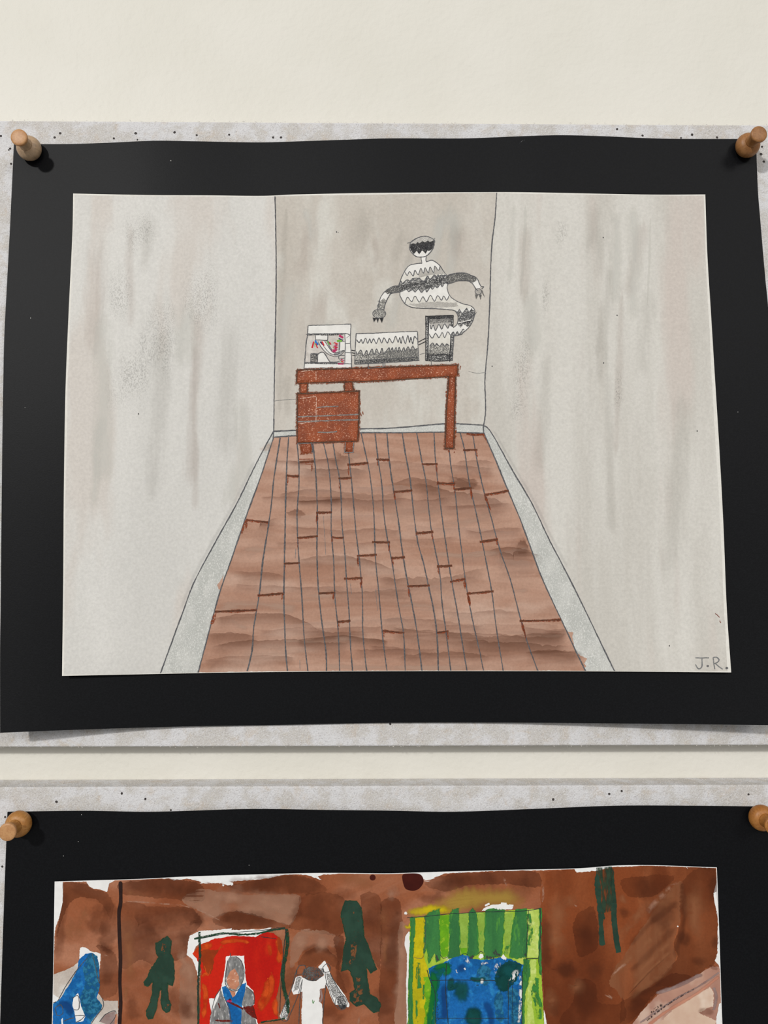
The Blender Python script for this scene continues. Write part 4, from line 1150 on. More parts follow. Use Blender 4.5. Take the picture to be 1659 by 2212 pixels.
BLU = pigment('blue_watercolour', (24, 104, 176), (12, 88, 150), sc=70, lo=0.36, hi=0.64, third=((40, 128, 190), 260, 0.52, 0.68), fine=(900, 0.28))
BLU_T = pigment('teal_crayon', (30, 92, 118), (44, 120, 160), sc=520, grain=(520, 0.36, 0.58, 0.25))
BLU_D = pigment('deep_blue_paint', (16, 66, 130), (20, 78, 142), sc=90, alpha=0.75, soft=0.2, rag=0.7, ragsc=130)
TEAL = pigment('dark_teal_paint', (12, 70, 66), (16, 84, 84), sc=160, alpha=0.85, soft=0.45, rag=0.7, ragsc=180)
TEAL_G = pigment('green_teal_paint', (14, 104, 62), (20, 116, 50), sc=120, alpha=0.85, soft=0.35, rag=0.8, ragsc=180)
TEAL_F = pigment('green_teal_layer', (12, 110, 62), (10, 96, 90), sc=120, grain=(160, 0.30, 0.6, 0.15))
TEAL_F2 = pigment('dark_teal_layer', (12, 66, 62), (14, 80, 92), sc=140, grain=(260, 0.32, 0.6, 0.1))
LIM = pigment('lime_paint', (164, 198, 62), (146, 184, 48), sc=90, lo=0.38, hi=0.62, third=((190, 208, 92), 120, 0.52, 0.68, (1, 1, 0.3)), fine=(1100, 0.12))
LIM_L = pigment('pale_lime_paint', (192, 214, 108), (176, 202, 86), sc=120, third=((206, 222, 128), 300, 0.5, 0.66), fine=(1100, 0.12))
OLV = pigment('olive_stripe', (150, 184, 76), (136, 170, 62), sc=140, third=((110, 164, 60), 500, 0.58, 0.7), fine=(1100, 0.12))
BRG = pigment('bright_green_paint', (118, 178, 30), (96, 160, 26), sc=110, third=((150, 190, 40), 400, 0.56, 0.68), fine=(1100, 0.12))
YEL = pigment('yellow_paint', (196, 178, 18), (176, 168, 20), sc=70, lo=0.4, hi=0.64, third=((206, 192, 24), 120, 0.5, 0.66), fine=(1100, 0.12))
YEL_S = pigment('yellow_smear', (206, 184, 20), (188, 160, 40), sc=120, alpha=0.95, soft=0.1, rag=1.4, ragsc=200)
YEL_F = pigment('yellow_smear_faint', (190, 156, 70), alpha=0.62, soft=0.0, rag=1.2, ragsc=120)
STG = pigment('green_crayon_stripe', (62, 128, 66), (52, 112, 62), sc=200, stretch=(1, 1, 0.2), third=((80, 146, 60), 500, 0.6, 0.72, (1, 1, 0.3)), fine=(1100, 0.12))
STG_E = pigment('green_crayon_thin', (66, 138, 58), (56, 124, 60), sc=300, grain=(600, 0.38, 0.58, 0.0, (1, 1, 0.5)))
GRAY = pigment('grey_pencil_fill', (112, 112, 112), (146, 145, 144), sc=700, stretch=(1, 1, 0.4), third=((196, 195, 193), 1100, 0.58, 0.7, (1, 1, 0.4)))
SKIN = pigment('salmon_crayon', (204, 142, 112), (186, 122, 94), sc=500, third=((226, 190, 170), 1000, 0.58, 0.7))
PINK = pigment('pink_grey_watercolour', (190, 146, 126), (168, 122, 106), sc=50, third=((206, 176, 158), 60, 0.5, 0.68))
SALM = pigment('salmon_stroke', (212, 150, 124), (200, 136, 112), sc=120, alpha=0.85, soft=0.3, rag=0.6, ragsc=160)
CREAM = pigment('cream_watercolour', (218, 190, 168), (206, 172, 150), sc=60, third=((228, 206, 188), 70, 0.5, 0.66))
PURG = pigment('purple_grey_edge', (150, 120, 114), (168, 146, 142), sc=200, alpha=0.75, soft=0.3, rag=0.9, ragsc=200)
MAR = pigment('dark_maroon_drop', (62, 16, 8), (74, 22, 12), sc=120)
MAR_S = pigment('maroon_stroke', (112, 30, 22), (96, 26, 20), sc=400, grain=(900, 0.3, 0.5, 0.3))
LN2 = pigment('thin_pencil', (70, 72, 74), (92, 92, 92), sc=900, grain=G, soft=0.6)
LN3 = pigment('thin_dark_pencil', (34, 46, 48), (50, 60, 62), sc=900, grain=(1500, 0.2, 0.42, 0.5), soft=0.6)

# --- brown wall
rg = random.Random(21)
d = Draw('painted_brown_wall', paper2, art2, pd2, clip2)
top = P1([(185, 220), (390, 222), (415, 262), (455, 281), (500, 285), (570, 310), (590, 235), (640, 206), (860, 198), (1110, 190), (1150, 210), (1280, 195), (1370, 212), (1400, 235), (1500, 232), (1659, 228)]) + \
    P2([(180, 208), (300, 215), (420, 200), (560, 187), (700, 176), (800, 150), (900, 140), (1000, 146), (1070, 175), (1130, 145), (1300, 135), (1659, 137)]) + \
    P3([(60, 149), (340, 152), (385, 200), (470, 192), (570, 152), (700, 142), (1000, 128), (1360, 122), (1659, 112)]) + \
    P4([(120, 110), (240, 106), (260, 137), (430, 122), (600, 88), (900, 78), (1200, 90), (1452, 97)])
right = P4([(1452, 220), (1428, 310), (1445, 450), (1462, 550), (1466, 700), (1458, 820), (1440, 890), (1472, 940), (1480, 1100), (1484, 1500)])
left = P1([(90, 1700), (92, 1300), (102, 1010), (112, 700), (118, 620), (150, 540), (180, 400)])
wall_poly = top + right + [(1560, 2400), (1565, 2700), (1570, 2940), (900, 2945), (105, 2940), (108, 2600)] + left
d.fill(wall_poly, BRN, 1, rough=1.2, grid=10)
d.fill(P3([(1400, 128), (1659, 114)]) + P4([(120, 112), (240, 108), (260, 140), (430, 124), (600, 90), (900, 80), (1200, 92), (1450, 98), (1450, 220), (1428, 310), (1462, 550), (1458, 820), (1440, 890), (1370, 960), (1250, 1040), (1100, 1110), (940, 1170), (830, 1300), (700, 1500)]) + [(1360, 2300), (1190, 2300)] + P3([(1440, 1465), (1420, 1000), (1410, 600)]), BRN_R, 2, rough=2.0, grid=10)
BS = [  # strokes of the brush: points, width, pigment
    (P1([(240, 240), (330, 290), (480, 340), (620, 330)]), 26, B_M), (P1([(200, 300), (170, 600), (150, 950)]), 20, B_M), (P1([(420, 380), (480, 420), (480, 560), (560, 700)]), 34, B_M),
    (P1([(400, 400), (360, 560), (330, 760)]), 18, B_S), (P1([(260, 480), (250, 620), (200, 800)]), 26, B_S), (P1([(560, 380), (600, 600), (560, 760), (620, 860)]), 26, B_M), (P1([(560, 860), (570, 1000), (560, 1200)]), 26, B_D),
    (P1([(500, 760), (560, 800), (600, 850)]), 14, B_D), (P1([(700, 250), (950, 240), (1380, 270)]), 30, B_M), (P1([(1000, 230), (1150, 290), (1400, 330)]), 26, B_M), (P1([(730, 390), (950, 405), (1200, 425)]), 5, B_LL),
    (P1([(1200, 420), (1400, 480), (1560, 560)]), 5, B_LL), (P1([(820, 500), (840, 620), (950, 560), (1200, 520), (1340, 560)]), 46, B_D), (P1([(860, 500), (900, 640), (900, 860), (880, 980)]), 44, B_M), (P1([(740, 500), (750, 700), (770, 900), (780, 1150)]), 22, B_S),
    (P1([(1200, 600), (1260, 700), (1220, 840)]), 34, B_D), (P1([(1330, 520), (1370, 560), (1330, 640)]), 18, B_D), (P1([(1430, 300), (1520, 340), (1620, 400)]), 34, B_L), (P1([(1420, 600), (1520, 620), (1620, 640)]), 16, B_L), (P1([(1560, 500), (1659, 560)]), 22, B_M),
    (P1([(1170, 900), (1250, 930), (1300, 1050), (1320, 1200)]), 30, B_L), (P1([(1240, 1280), (1330, 1310)]), 6, B_LL), (P1([(780, 1150), (800, 1300), (780, 1450)]), 30, B_M), (P1([(1180, 1100), (1200, 1300), (1240, 1450)]), 34, B_M), (P1([(740, 1100), (730, 1300)]), 12, B_S),
    (P1([(520, 860), (580, 870)]), 5, B_LL), (P1([(1300, 1180), (1330, 1320), (1320, 1450)]), 16, B_L), (P1([(720, 300), (800, 330), (900, 360)]), 10, B_S),
    (P2([(0, 250), (80, 260), (160, 300)]), 30, B_M), (P2([(330, 240), (500, 230), (700, 200), (950, 170)]), 24, B_M), (P2([(560, 260), (800, 210), (1000, 230), (1150, 260)]), 28, B_M), (P2([(240, 330), (480, 320), (660, 340), (850, 340)]), 30, B_L), (P2([(680, 380), (800, 370), (900, 390)]), 40, B_L), (P2([(130, 460), (250, 470), (330, 400)]), 26, B_L),
    (P2([(270, 520), (400, 480), (560, 490), (760, 540)]), 28, B_D), (P2([(960, 320), (930, 420), (880, 540)]), 22, B_M), (P2([(1000, 300), (1080, 400), (1100, 540)]), 70, B_M), (P2([(1170, 440), (1160, 520), (1140, 590)]), 16, B_D), (P2([(940, 590), (1040, 580)]), 5, B_LL), (P2([(870, 745), (930, 740)]), 4, B_LL),
    (P2([(900, 640), (960, 700), (1000, 760)]), 30, B_L), (P2([(1050, 640), (1120, 700), (1180, 780)]), 34, B_L), (P2([(960, 800), (1040, 740), (1140, 730), (1220, 800)]), 14, B_D), (P2([(1260, 640), (1270, 760), (1250, 900)]), 24, B_D), (P2([(1480, 330), (1530, 420), (1540, 620), (1570, 780)]), 38, B_D), (P2([(1620, 380), (1620, 600), (1640, 900)]), 16, B_S),
    (P2([(1200, 180), (1400, 190), (1600, 260)]), 30, B_S), (P2([(1180, 280), (1300, 300), (1420, 320)]), 22, B_M), (P2([(900, 860), (880, 960), (840, 1080)]), 24, B_M), (P2([(1230, 900), (1300, 1000), (1340, 1080)]), 30, B_M), (P2([(1400, 1300), (1440, 1310)]), 20, B_L), (P2([(20, 1165), (100, 1190)]), 6, B_LL), (P2([(30, 700), (20, 820), (80, 900), (110, 1040)]), 20, B_L), (P2([(60, 1060), (80, 1200), (70, 1330)]), 30, B_M), (P2([(20, 520), (80, 480), (140, 520), (110, 580)]), 30, B_D),
    (P2([(1180, 1130), (1180, 1330)]), 30, B_M), (P2([(1620, 1000), (1600, 1100), (1620, 1320)]), 30, B_M), (P2([(1250, 1240), (1290, 1330)]), 30, B_D),
    (P3([(60, 260), (100, 320), (60, 400)]), 22, B_L), (P3([(140, 380), (140, 560), (110, 800), (80, 1100)]), 24, B_D), (P3([(180, 700), (190, 900), (180, 1200), (190, 1460)]), 20, B_L), (P3([(400, 290), (600, 250), (900, 230)]), 26, B_M), (P3([(480, 230), (700, 200), (1050, 190)]), 24, B_D), (P3([(1080, 180), (1110, 250), (1130, 310)]), 8, B_LL), (P3([(1150, 200), (1250, 240), (1400, 250)]), 34, B_D), (P3([(900, 300), (1100, 330), (1350, 340)]), 22, B_S),
    (P3([(1420, 200), (1430, 320), (1420, 400)]), 8, B_LL), (P3([(1450, 500), (1450, 800), (1440, 1000)]), 20, B_D), (P3([(1560, 300), (1560, 500), (1600, 700)]), 34, B_S), (P3([(1580, 900), (1620, 1000), (1640, 1100)]), 30, B_D), (P3([(1480, 1100), (1500, 1300), (1520, 1450)]), 26, B_S), (P3([(300, 330), (420, 370), (600, 350)]), 18, B_M),
    (P4([(120, 400), (200, 380), (300, 380)]), 20, B_S), (P4([(240, 410), (290, 450)]), 6, B_LL), (P4([(320, 480), (340, 700), (300, 850)]), 40, B_D), (P4([(40, 500), (80, 700), (200, 860)]), 34, B_S), (P4([(140, 900), (150, 980), (120, 1040)]), 34, B_D), (P4([(300, 1040), (340, 1200), (320, 1400)]), 40, B_D), (P4([(200, 1050), (270, 1100), (210, 1200)]), 26, B_S), (P4([(50, 1200), (90, 1320), (130, 1420)]), 24, B_D),
    (P4([(1150, 200), (1000, 380), (880, 500)]), 26, B_S), (P4([(1140, 215), (1040, 290), (900, 430), (830, 520)]), 10, B_LL), (P4([(900, 360), (700, 600), (560, 760)]), 16, B_S), (P4([(1130, 380), (900, 560), (700, 770)]), 12, B_D), (P4([(1120, 500), (900, 700), (680, 900), (560, 1030)]), 18, B_S), (P4([(700, 900), (620, 960), (540, 1040)]), 8, B_LL),
    (P4([(1110, 600), (900, 810), (700, 1000)]), 12, B_D), (P4([(1090, 700), (900, 880), (720, 1060)]), 14, B_S), (P4([(1080, 790), (900, 960), (720, 1140)]), 10, B_S), (P4([(1100, 860), (940, 1010), (760, 1160)]), 14, B_S), (P4([(1085, 900), (960, 1030), (800, 1150), (690, 1210)]), 10, B_S), (P4([(1060, 830), (880, 990), (700, 1180)]), 5, B_D), (P4([(860, 600), (1000, 480), (1130, 400)]), 40, B_M),
    (P4([(1150, 200), (1180, 500), (1110, 800), (1100, 880)]), 10, B_D), (P4([(1420, 120), (1430, 260), (1400, 420)]), 16, B_D), (P4([(1440, 640), (1440, 760), (1450, 800)]), 12, B_D), (P4([(1150, 620), (1180, 700), (1200, 780)]), 20, B_D), (P4([(1280, 200), (1260, 500), (1300, 760)]), 34, B_S), (P4([(680, 1210), (800, 1170), (930, 1100), (1060, 960)]), 20, B_D), (P4([(650, 1250), (720, 1250), (860, 1200)]), 30, B_D),
    (P4([(700, 200), (850, 280), (960, 240)]), 40, B_D), (P4([(530, 1180), (560, 1210), (500, 1180)]), 5, B_LL), (P4([(680, 280), (650, 360), (720, 420)]), 14, B_S), (P4([(620, 520), (700, 440)]), 24, B_D), (P4([(400, 880), (420, 1000), (380, 1080)]), 24, B_M), (P4([(1200, 900), (1300, 900), (1380, 940)]), 16, B_D)]
for pts, m in [
        (P1([(705, 425), (1000, 445), (1200, 440), (1310, 455), (1390, 560), (1365, 640), (1290, 690), (1270, 860), (1200, 900), (1000, 960), (860, 900), (705, 960)]), F_D),
        (P1([(190, 240), (390, 240), (420, 275), (570, 325), (620, 420), (600, 560), (520, 420), (400, 360), (260, 400), (180, 560), (130, 700), (160, 520)]), F_M),
        (P1([(480, 780), (560, 800), (660, 880), (665, 1180), (540, 1250), (500, 1200), (515, 1000), (515, 850)]), F_D),
        (P1([(705, 230), (1110, 200), (1380, 240), (1430, 330), (1380, 400), (1200, 380), (900, 350), (705, 320)]), F_M),
        (P2([(160, 260), (480, 300), (900, 300), (960, 330), (930, 440), (870, 550), (760, 520), (560, 460), (400, 440), (260, 490), (150, 430), (60, 390), (20, 330)]), F_L),
        (P2([(670, 330), (900, 310), (950, 335), (900, 460), (760, 440), (640, 390)]), F_L),
        (P2([(250, 500), (400, 440), (560, 460), (850, 545), (830, 572), (640, 575), (450, 590), (330, 560)]), F_D),
        (P2([(370, 230), (600, 195), (850, 150), (1000, 160), (1160, 250), (1100, 300), (900, 295), (600, 300), (420, 260)]), F_M),
        (P2([(960, 310), (1180, 290), (1300, 340), (1280, 480), (1300, 600), (1250, 640), (1100, 610), (900, 585), (870, 545), (940, 430)]), F_M),
        (P2([(900, 650), (1030, 590), (1180, 600), (1260, 650), (1220, 720), (1100, 700), (980, 760), (880, 880)]), F_L),
        (P2([(930, 860), (1000, 760), (1120, 715), (1230, 790), (1270, 900), (1200, 870), (1150, 830), (1080, 880), (1000, 870)]), F_M),
        (P2([(1440, 300), (1580, 320), (1600, 600), (1590, 900), (1520, 800), (1470, 640), (1440, 420)]), F_D),
        (P2([(1220, 660), (1290, 640), (1300, 760), (1270, 920), (1330, 1090), (1250, 1030), (1240, 800)]), F_D),
        (P2([(0, 900), (90, 880), (135, 1000), (130, 1340), (0, 1340)]), F_L),
        (P3([(20, 400), (160, 380), (200, 600), (180, 900), (150, 1465), (0, 1465), (10, 800)]), F_D),
        (P3([(170, 600), (240, 640), (230, 1000), (236, 1465), (140, 1465), (170, 1000)]), F_L),
        (P3([(390, 240), (600, 160), (1000, 135), (1360, 130), (1400, 260), (1150, 250), (800, 250), (560, 300)]), F_D),
        (P4([(240, 540), (400, 430), (440, 700), (420, 800), (280, 860), (250, 740)]), F_D),
        (P4([(250, 1060), (320, 1040), (430, 1100), (440, 1250), (620, 1250), (650, 1200), (640, 1430), (120, 1430), (230, 1250)]), F_D),
        (P4([(540, 1060), (700, 780), (880, 520), (1140, 215), (1150, 480), (1080, 760), (1110, 880), (930, 1080), (680, 1220), (600, 1150)]), F_H),
        (P4([(1165, 200), (1450, 110), (1460, 800), (1370, 950), (1120, 1090), (930, 1090), (1110, 880), (1085, 760), (1140, 560)]), F_M),
        (P4([(650, 200), (900, 160), (1080, 160), (1060, 230), (900, 340), (700, 330)]), F_D),
        (P4([(640, 1260), (680, 1215), (930, 1085), (1100, 1000), (1240, 1040), (1000, 1140), (900, 1200), (780, 1360), (640, 1440)]), F_D)]:
    d.fill(pts, m, 2.5, rough=2.6, grid=10, step=4, smooth=True)
for i, (pts, w, m) in enumerate(BS):
    d.line(pts, w * (1.7 if w > 9 else 1.0), m, 3 + i % 3, wob=0.22, step=8, taper=0.0 if w > 9 else 0.25)
for k in range(24):                              # the part of the sheet further down
    x, y = rg.uniform(150, 1500), rg.uniform(2240, 2900)
    d.line([(x, y), (x + rg.uniform(-40, 40), y + rg.uniform(30, 80)), (x + rg.uniform(-60, 60), y + rg.uniform(90, 180))], rg.uniform(20, 50), (B_D, B_M, B_S)[k % 3], 3 + k % 3, wob=0.2, step=9)
# white dry-brush gaps along the top
for pts, w in ((P1([(1380, 235), (1450, 225), (1530, 232)]), 3), (P1([(1560, 235), (1659, 230)]), 4), (P2([(150, 195), (260, 202), (330, 210)]), 4), (P2([(330, 212), (420, 215)]), 5), (P2([(560, 182), (640, 180)]), 3), (P2([(1060, 150), (1090, 170), (1120, 185)]), 4), (P3([(385, 205), (480, 190)]), 3), (P3([(390, 222), (440, 212)]), 2.5), (P4([(1195, 86), (1205, 100)]), 3),
                (P1([(1650, 240), (1620, 250)]), 3)):
    d.line(pts, w, WH2, 6, wob=0.6, jit=0.7, taper=0.3)
for (x, y) in P2([(350, 215), (375, 222), (395, 212), (340, 230), (410, 225), (365, 205)]):
    d.blob(x, y, 2.2, 1.8, WH2, 6, rough=0.5)
# bare patches left white
d.fill(P1([(120, 221), (184, 221), (184, 400), (152, 540), (118, 625), (116, 400)]), WH2, 6, rough=0.6)
d.fill(P1([(392, 222), (600, 210), (588, 240), (572, 308), (500, 286), (455, 281), (418, 262)]), WH2, 6, rough=0.6)
for pts in (P1([(330, 800), (360, 788), (380, 795), (440, 830), (515, 850), (508, 990), (490, 900), (440, 850), (385, 860), (325, 915)]),
            P1([(1295, 690), (1375, 655), (1659, 630), (1659, 690), (1400, 735), (1390, 760), (1345, 790), (1320, 860), (1375, 900), (1370, 1000), (1350, 980), (1330, 910), (1265, 860), (1275, 780)]),
            P2([(130, 615), (400, 588), (640, 580), (720, 570), (660, 620), (600, 650), (270, 660), (160, 700)]), P2([(90, 780), (130, 820), (155, 900), (150, 1000), (130, 930), (105, 850)])):
    d.fill(pts, WH2, 6, rough=1.2)
d.fill(P3([(255, 655), (275, 680), (265, 900), (250, 1200), (250, 1465), (238, 1465), (232, 1150), (240, 850), (218, 780), (225, 700)]), WH2, 6, rough=0.8)
d.fill(P3([(1435, 1340), (1450, 1380), (1462, 1480), (1440, 1480)]), WH2, 6, rough=0.6)
d.fill(P4([(1428, 312), (1454, 300), (1466, 500), (1450, 460), (1434, 380)]), WH2, 6, rough=0.5)
d.fill(P4([(1438, 890), (1470, 830), (1476, 930)]), WH2, 6, rough=0.6)
d.blob(*P3([(228, 495)])[0], 3, 3, WH2, 6, rough=0.3)
d.line(P4([(1118, 595), (1128, 600)]), 2.4, WH2, 6)
d.fill(P3([(200, 165), (240, 150), (340, 152), (378, 185), (380, 235), (340, 285), (290, 300), (230, 285), (205, 230)]), MAR, 7, smooth=True)
d.blob(*P2([(1530, 168)])[0], 6.4, 6.4, MAR, 7)
d.blob(*P3([(155, 500)])[0], 10, 11.5, B_D, 7, rough=0.12)
d.blob(*P3([(150, 498)])[0], 8, 9, B_D, 7, rough=0.12)
d.blob(*P3([(-5, 1300)])[0], 4, 8, GRN, 7)
d.line(P1([(688, 235), (690, 400), (675, 500), (680, 700), (688, 900), (683, 1100), (690, 1280), (680, 1465), (682, 1650)]), 7.6, BLK, 8, wob=0.08, jit=0.1)
d.blob(*P1([(688, 233)])[0], 3.8, 3.8, BLK, 8)
d.build('brown watercolour wall with overlapping brush strokes')

# --- green shapes
d = Draw('painted_green_figure', paper2, art2, pd2, clip2)
f1 = P1([(1100, 698), (1065, 715), (1030, 745), (1000, 760), (995, 800), (1005, 850), (1025, 880), (985, 940), (945, 1000), (925, 1060), (890, 1100), (900, 1125), (930, 1135), (950, 1110), (972, 1095), (965, 1200), (940, 1300), (915, 1350), (918, 1390), (930, 1420), (970, 1415), (1000, 1340), (1015, 1250), (1030, 1180), (1045, 1140), (1050, 1210), (1040, 1270), (1055, 1330),
         (1085, 1365), (1115, 1355), (1130, 1300), (1110, 1250), (1100, 1160), (1098, 1110), (1140, 1130), (1157, 1080), (1158, 1000), (1150, 900), (1125, 850), (1130, 740)])
d.fill(f1, GRN, 7, rough=1.0)
d.line(f1, 2.6, GRN_L, 8, closed=True, smooth=False, jit=0.8)
d.line(P1([(1075, 760), (1060, 830)]), 8, SPECK_B, 9)
d.line(P1([(1100, 1290), (1095, 1330)]), 8, SPECK_B, 9)
d.build('small dark green figure in pastel')
d = Draw('painted_green_figure', paper2, art2, pd2, clip2)
f2 = P2([(1310, 355), (1400, 355), (1440, 410), (1450, 500), (1455, 560), (1460, 630), (1500, 730), (1530, 820), (1560, 900), (1515, 930), (1478, 880), (1490, 1000), (1505, 1100), (1560, 1125), (1595, 1180), (1580, 1235), (1540, 1245), (1500, 1210), (1460, 1175), (1400, 1195), (1350, 1150), (1350, 1090), (1390, 1060), (1375, 980), (1355, 920), (1330, 900), (1280, 915), (1290, 840),
         (1300, 740), (1320, 650), (1300, 560), (1275, 480), (1295, 400)])
d.fill(f2, GRN, 7, rough=1.0)
d.line(f2, 2.6, GRN_L, 8, closed=True, smooth=False, jit=0.8)
for pts, w in ((P2([(1380, 680), (1375, 800), (1360, 860)]), 10), (P2([(1420, 960), (1430, 1050), (1400, 1130)]), 14), (P2([(1380, 1170), (1440, 1140)]), 10), (P2([(1385, 440), (1380, 455)]), 3)):
    d.line(pts, w, SPECK_B, 9)
d.build('tall dark green figure in pastel')
# dry strokes at the upper right
d = Draw('painted_green_drips', paper2, art2, pd2, clip2)
d.fill(P4([(425, 92), (560, 86), (580, 250), (600, 420), (560, 470), (480, 490), (440, 400), (420, 250)]), GRN_DF, 7, rough=1.5)
d.line(P4([(560, 90), (565, 220), (580, 340), (590, 420)]), 9, GRN_D, 8)
d.line(P4([(432, 150), (440, 260), (450, 380), (460, 500)]), 11, GRN, 8, taper=0.1, jit=0.6)
d.line(P4([(462, 480), (468, 600), (472, 680), (480, 762)]), 10, GRN, 8, taper=0.05, jit=0.5)
d.line(P4([(578, 400), (578, 520), (592, 660), (618, 822)]), 11.5, GRN, 8, wob=0.12, jit=0.5)
d.line(P4([(480, 450), (490, 520), (500, 530)]), 5, GRN, 8)
d.build('dark green dry brush mark with two drips')

# --- blue shape at the left edge
d = Draw('painted_blue_shape', paper2, art2, pd2, clip2)
d.fill(P1([(92, 1035), (200, 1000), (280, 960), (330, 910), (480, 1180), (545, 1265), (665, 1265), (668, 1470), (665, 1600), (90, 1600), (92, 1300)]), GREYW, 6, rough=1.2)
d.fill(P1([(92, 1200), (150, 1235), (160, 1280), (120, 1300), (92, 1300)]), WH2, 7, rough=1)
blue = P1([(325, 905), (385, 852), (440, 842), (485, 872), (505, 960), (508, 1130), (480, 1235), (530, 1300), (520, 1340), (430, 1450), (400, 1560), (95, 1560), (98, 1290), (160, 1240), (250, 1110), (310, 985)])
d.fill(blue, BLU, 8, rough=1.0)
d.fill(P1([(400, 860), (440, 848), (480, 872), (500, 960), (505, 1130), (478, 1235), (525, 1300), (515, 1340), (430, 1440), (370, 1380), (340, 1240), (380, 1100), (360, 1000)]), BLU_T, 9, rough=2)
d.fill(P1([(275, 1240), (318, 1195), (335, 1250), (345, 1310), (380, 1400), (362, 1440), (300, 1450), (285, 1360), (268, 1300)]), WH2, 9, rough=0.6)
d.fill(P1([(170, 1425), (185, 1410), (190, 1465), (175, 1500)]), WH2, 9, rough=0.6)
d.line(P1([(140, 1340), (180, 1290), (240, 1330), (260, 1420)]), 22, BLU_D, 9)
for pts in ([(140, 1265), (220, 1120), (310, 990), (395, 890)], [(440, 845), (470, 960), (490, 1060), (505, 1110)], [(120, 1320), (170, 1298), (185, 1370), (135, 1390), (120, 1320)], [(268, 1240), (320, 1220), (325, 1330), (280, 1340)], [(285, 1395), (340, 1390), (375, 1395), (340, 1430), (300, 1450)], [(530, 1240), (540, 1310), (490, 1380), (430, 1465)],
            [(190, 1440), (240, 1420), (285, 1410)], [(100, 1280), (125, 1270)], [(505, 1445), (560, 1380), (640, 1350), (645, 1400), (600, 1465)]):
    d.line(P1(pts), 2.0, LN2, 10)
d.fill(P1([(510, 1445), (555, 1380), (640, 1352), (640, 1465), (600, 1500), (560, 1465)]), PURG, 9)
d.fill(P1([(640, 1380), (662, 1375), (662, 1470), (636, 1470)]), SKIN, 9, rough=0.6)
d.build('blue watercolour shape with pencilled windows')

# --- red window with the hooded person
d = Draw('painted_red_window', paper2, art2, pd2, clip2)
red = P2([(165, 700), (200, 690), (270, 655), (430, 632), (600, 642), (680, 597), (740, 612), (805, 670), (812, 760), (800, 900), (770, 1100), (742, 1200), (780, 1290), (640, 1320), (600, 1345), (600, 1420), (150, 1420), (155, 1200), (162, 1000), (168, 910), (125, 815), (95, 775), (130, 730)])
d.fill(red, RED, 8, rough=1.2)
for pts, w, m in ((P2([(110, 775), (150, 740), (270, 690)]), 18, ORG), (P2([(190, 760), (220, 830), (215, 920)]), 20, ORB), (P2([(170, 760), (240, 750)]), 8, ORB), (P2([(700, 960), (690, 1060), (650, 1180), (640, 1250)]), 22, ORG), (P2([(720, 930), (720, 1080), (660, 1200)]), 14, ORG), (P2([(770, 640), (790, 760), (780, 860)]), 18, ORG), (P2([(780, 640), (800, 780)]), 8, ORB),
                  (P2([(170, 1000), (200, 1100), (180, 1300)]), 14, ORG), (P2([(300, 690), (450, 670), (560, 690)]), 10, ORG), (P2([(700, 690), (720, 800)]), 12, ORG), (P2([(760, 1120), (750, 1200), (770, 1280)]), 14, ORG), (P2([(175, 960), (190, 940), (230, 930)]), 8, ORG)):
    d.line(pts, w, m, 9, taper=0.2)
d.fill(P2([(160, 750), (300, 745), (270, 800), (240, 930), (215, 950), (190, 880), (165, 830)]), ORB, 9, rough=2)
for pts in ([(190, 870), (215, 950), (240, 900)], [(300, 745), (330, 705), (352, 700)], [(305, 750), (325, 720), (340, 730)], [(720, 920), (735, 960), (705, 1000)]):
    d.line(P2(pts), 2, ORG, 10)
for _ in range(60):
    a = rg.random()
    d.blob(*P2([(725 - 110 * a + rg.uniform(-22, 22), 960 + 270 * a + rg.uniform(-20, 20))])[0], rg.uniform(0.8, 2.0), rg.uniform(0.8, 2.0), ORG, 10, rings=2)
# frame lines
for pts, w in ((P2([(150, 600), (152, 700), (155, 820), (142, 980), (140, 1150), (142, 1420)]), 5.5), (P2([(110, 655), (240, 630), (350, 612), (480, 622), (620, 612), (720, 590), (830, 572)]), 5.0), (P2([(845, 575), (850, 650), (845, 750), (815, 900), (815, 980), (830, 1080), (850, 1150), (858, 1250)]), 9.0), (P2([(640, 1320), (760, 1305), (830, 1290)]), 4)):
    d.line(pts, w, GRN_L, 10, jit=0.8, wob=0.35)
    d.line(pts, w * 0.8, GRN_L, 10, jit=0.8, wob=0.35)
for pts in ([(150, 700), (140, 1000), (148, 1330)], [(160, 655), (400, 610), (640, 590), (825, 575), (825, 700), (800, 1000), (790, 1250)], [(640, 640), (760, 655)]):
    d.line(P2(pts), 1.5, LN3, 10)
# hooded person
d.fill(P2([(362, 800), (395, 790), (508, 790), (515, 940), (530, 1020), (580, 1070), (588, 1180), (560, 1205), (500, 1200), (610, 1300), (640, 1420), (215, 1420), (245, 1240), (228, 1135), (270, 1130), (320, 1060), (345, 950), (358, 880)]), WH2, 10, rough=1)
d.fill(P2([(375, 830), (395, 797), (440, 795), (490, 830), (505, 930), (490, 1020), (440, 1070), (390, 1060), (355, 990), (362, 900)]), GRAY, 11, rough=0.6)
d.fill(P2([(395, 915), (430, 893), (465, 950), (470, 1020), (440, 1062), (385, 1045), (365, 985)]), SKIN, 12, rough=0.6)
d.fill(P2([(328, 1040), (360, 1030), (385, 1062), (430, 1110), (490, 1020), (522, 1005), (515, 1070), (490, 1180), (482, 1420), (398, 1420), (380, 1200), (340, 1110)]), BLU, 12, rough=0.8)
d.fill(P2([(390, 1070), (440, 1066), (435, 1110), (415, 1125)]), SKIN, 13, rough=0.5)
d.fill(P2([(318, 1055), (345, 1130), (382, 1210), (400, 1340), (400, 1420), (215, 1420), (250, 1240), (300, 1130)]), GRAY, 12, rough=0.8)
d.fill(P2([(522, 1035), (575, 1075), (585, 1170), (555, 1200), (500, 1195), (490, 1180), (512, 1090)]), GRAY, 12, rough=0.8)
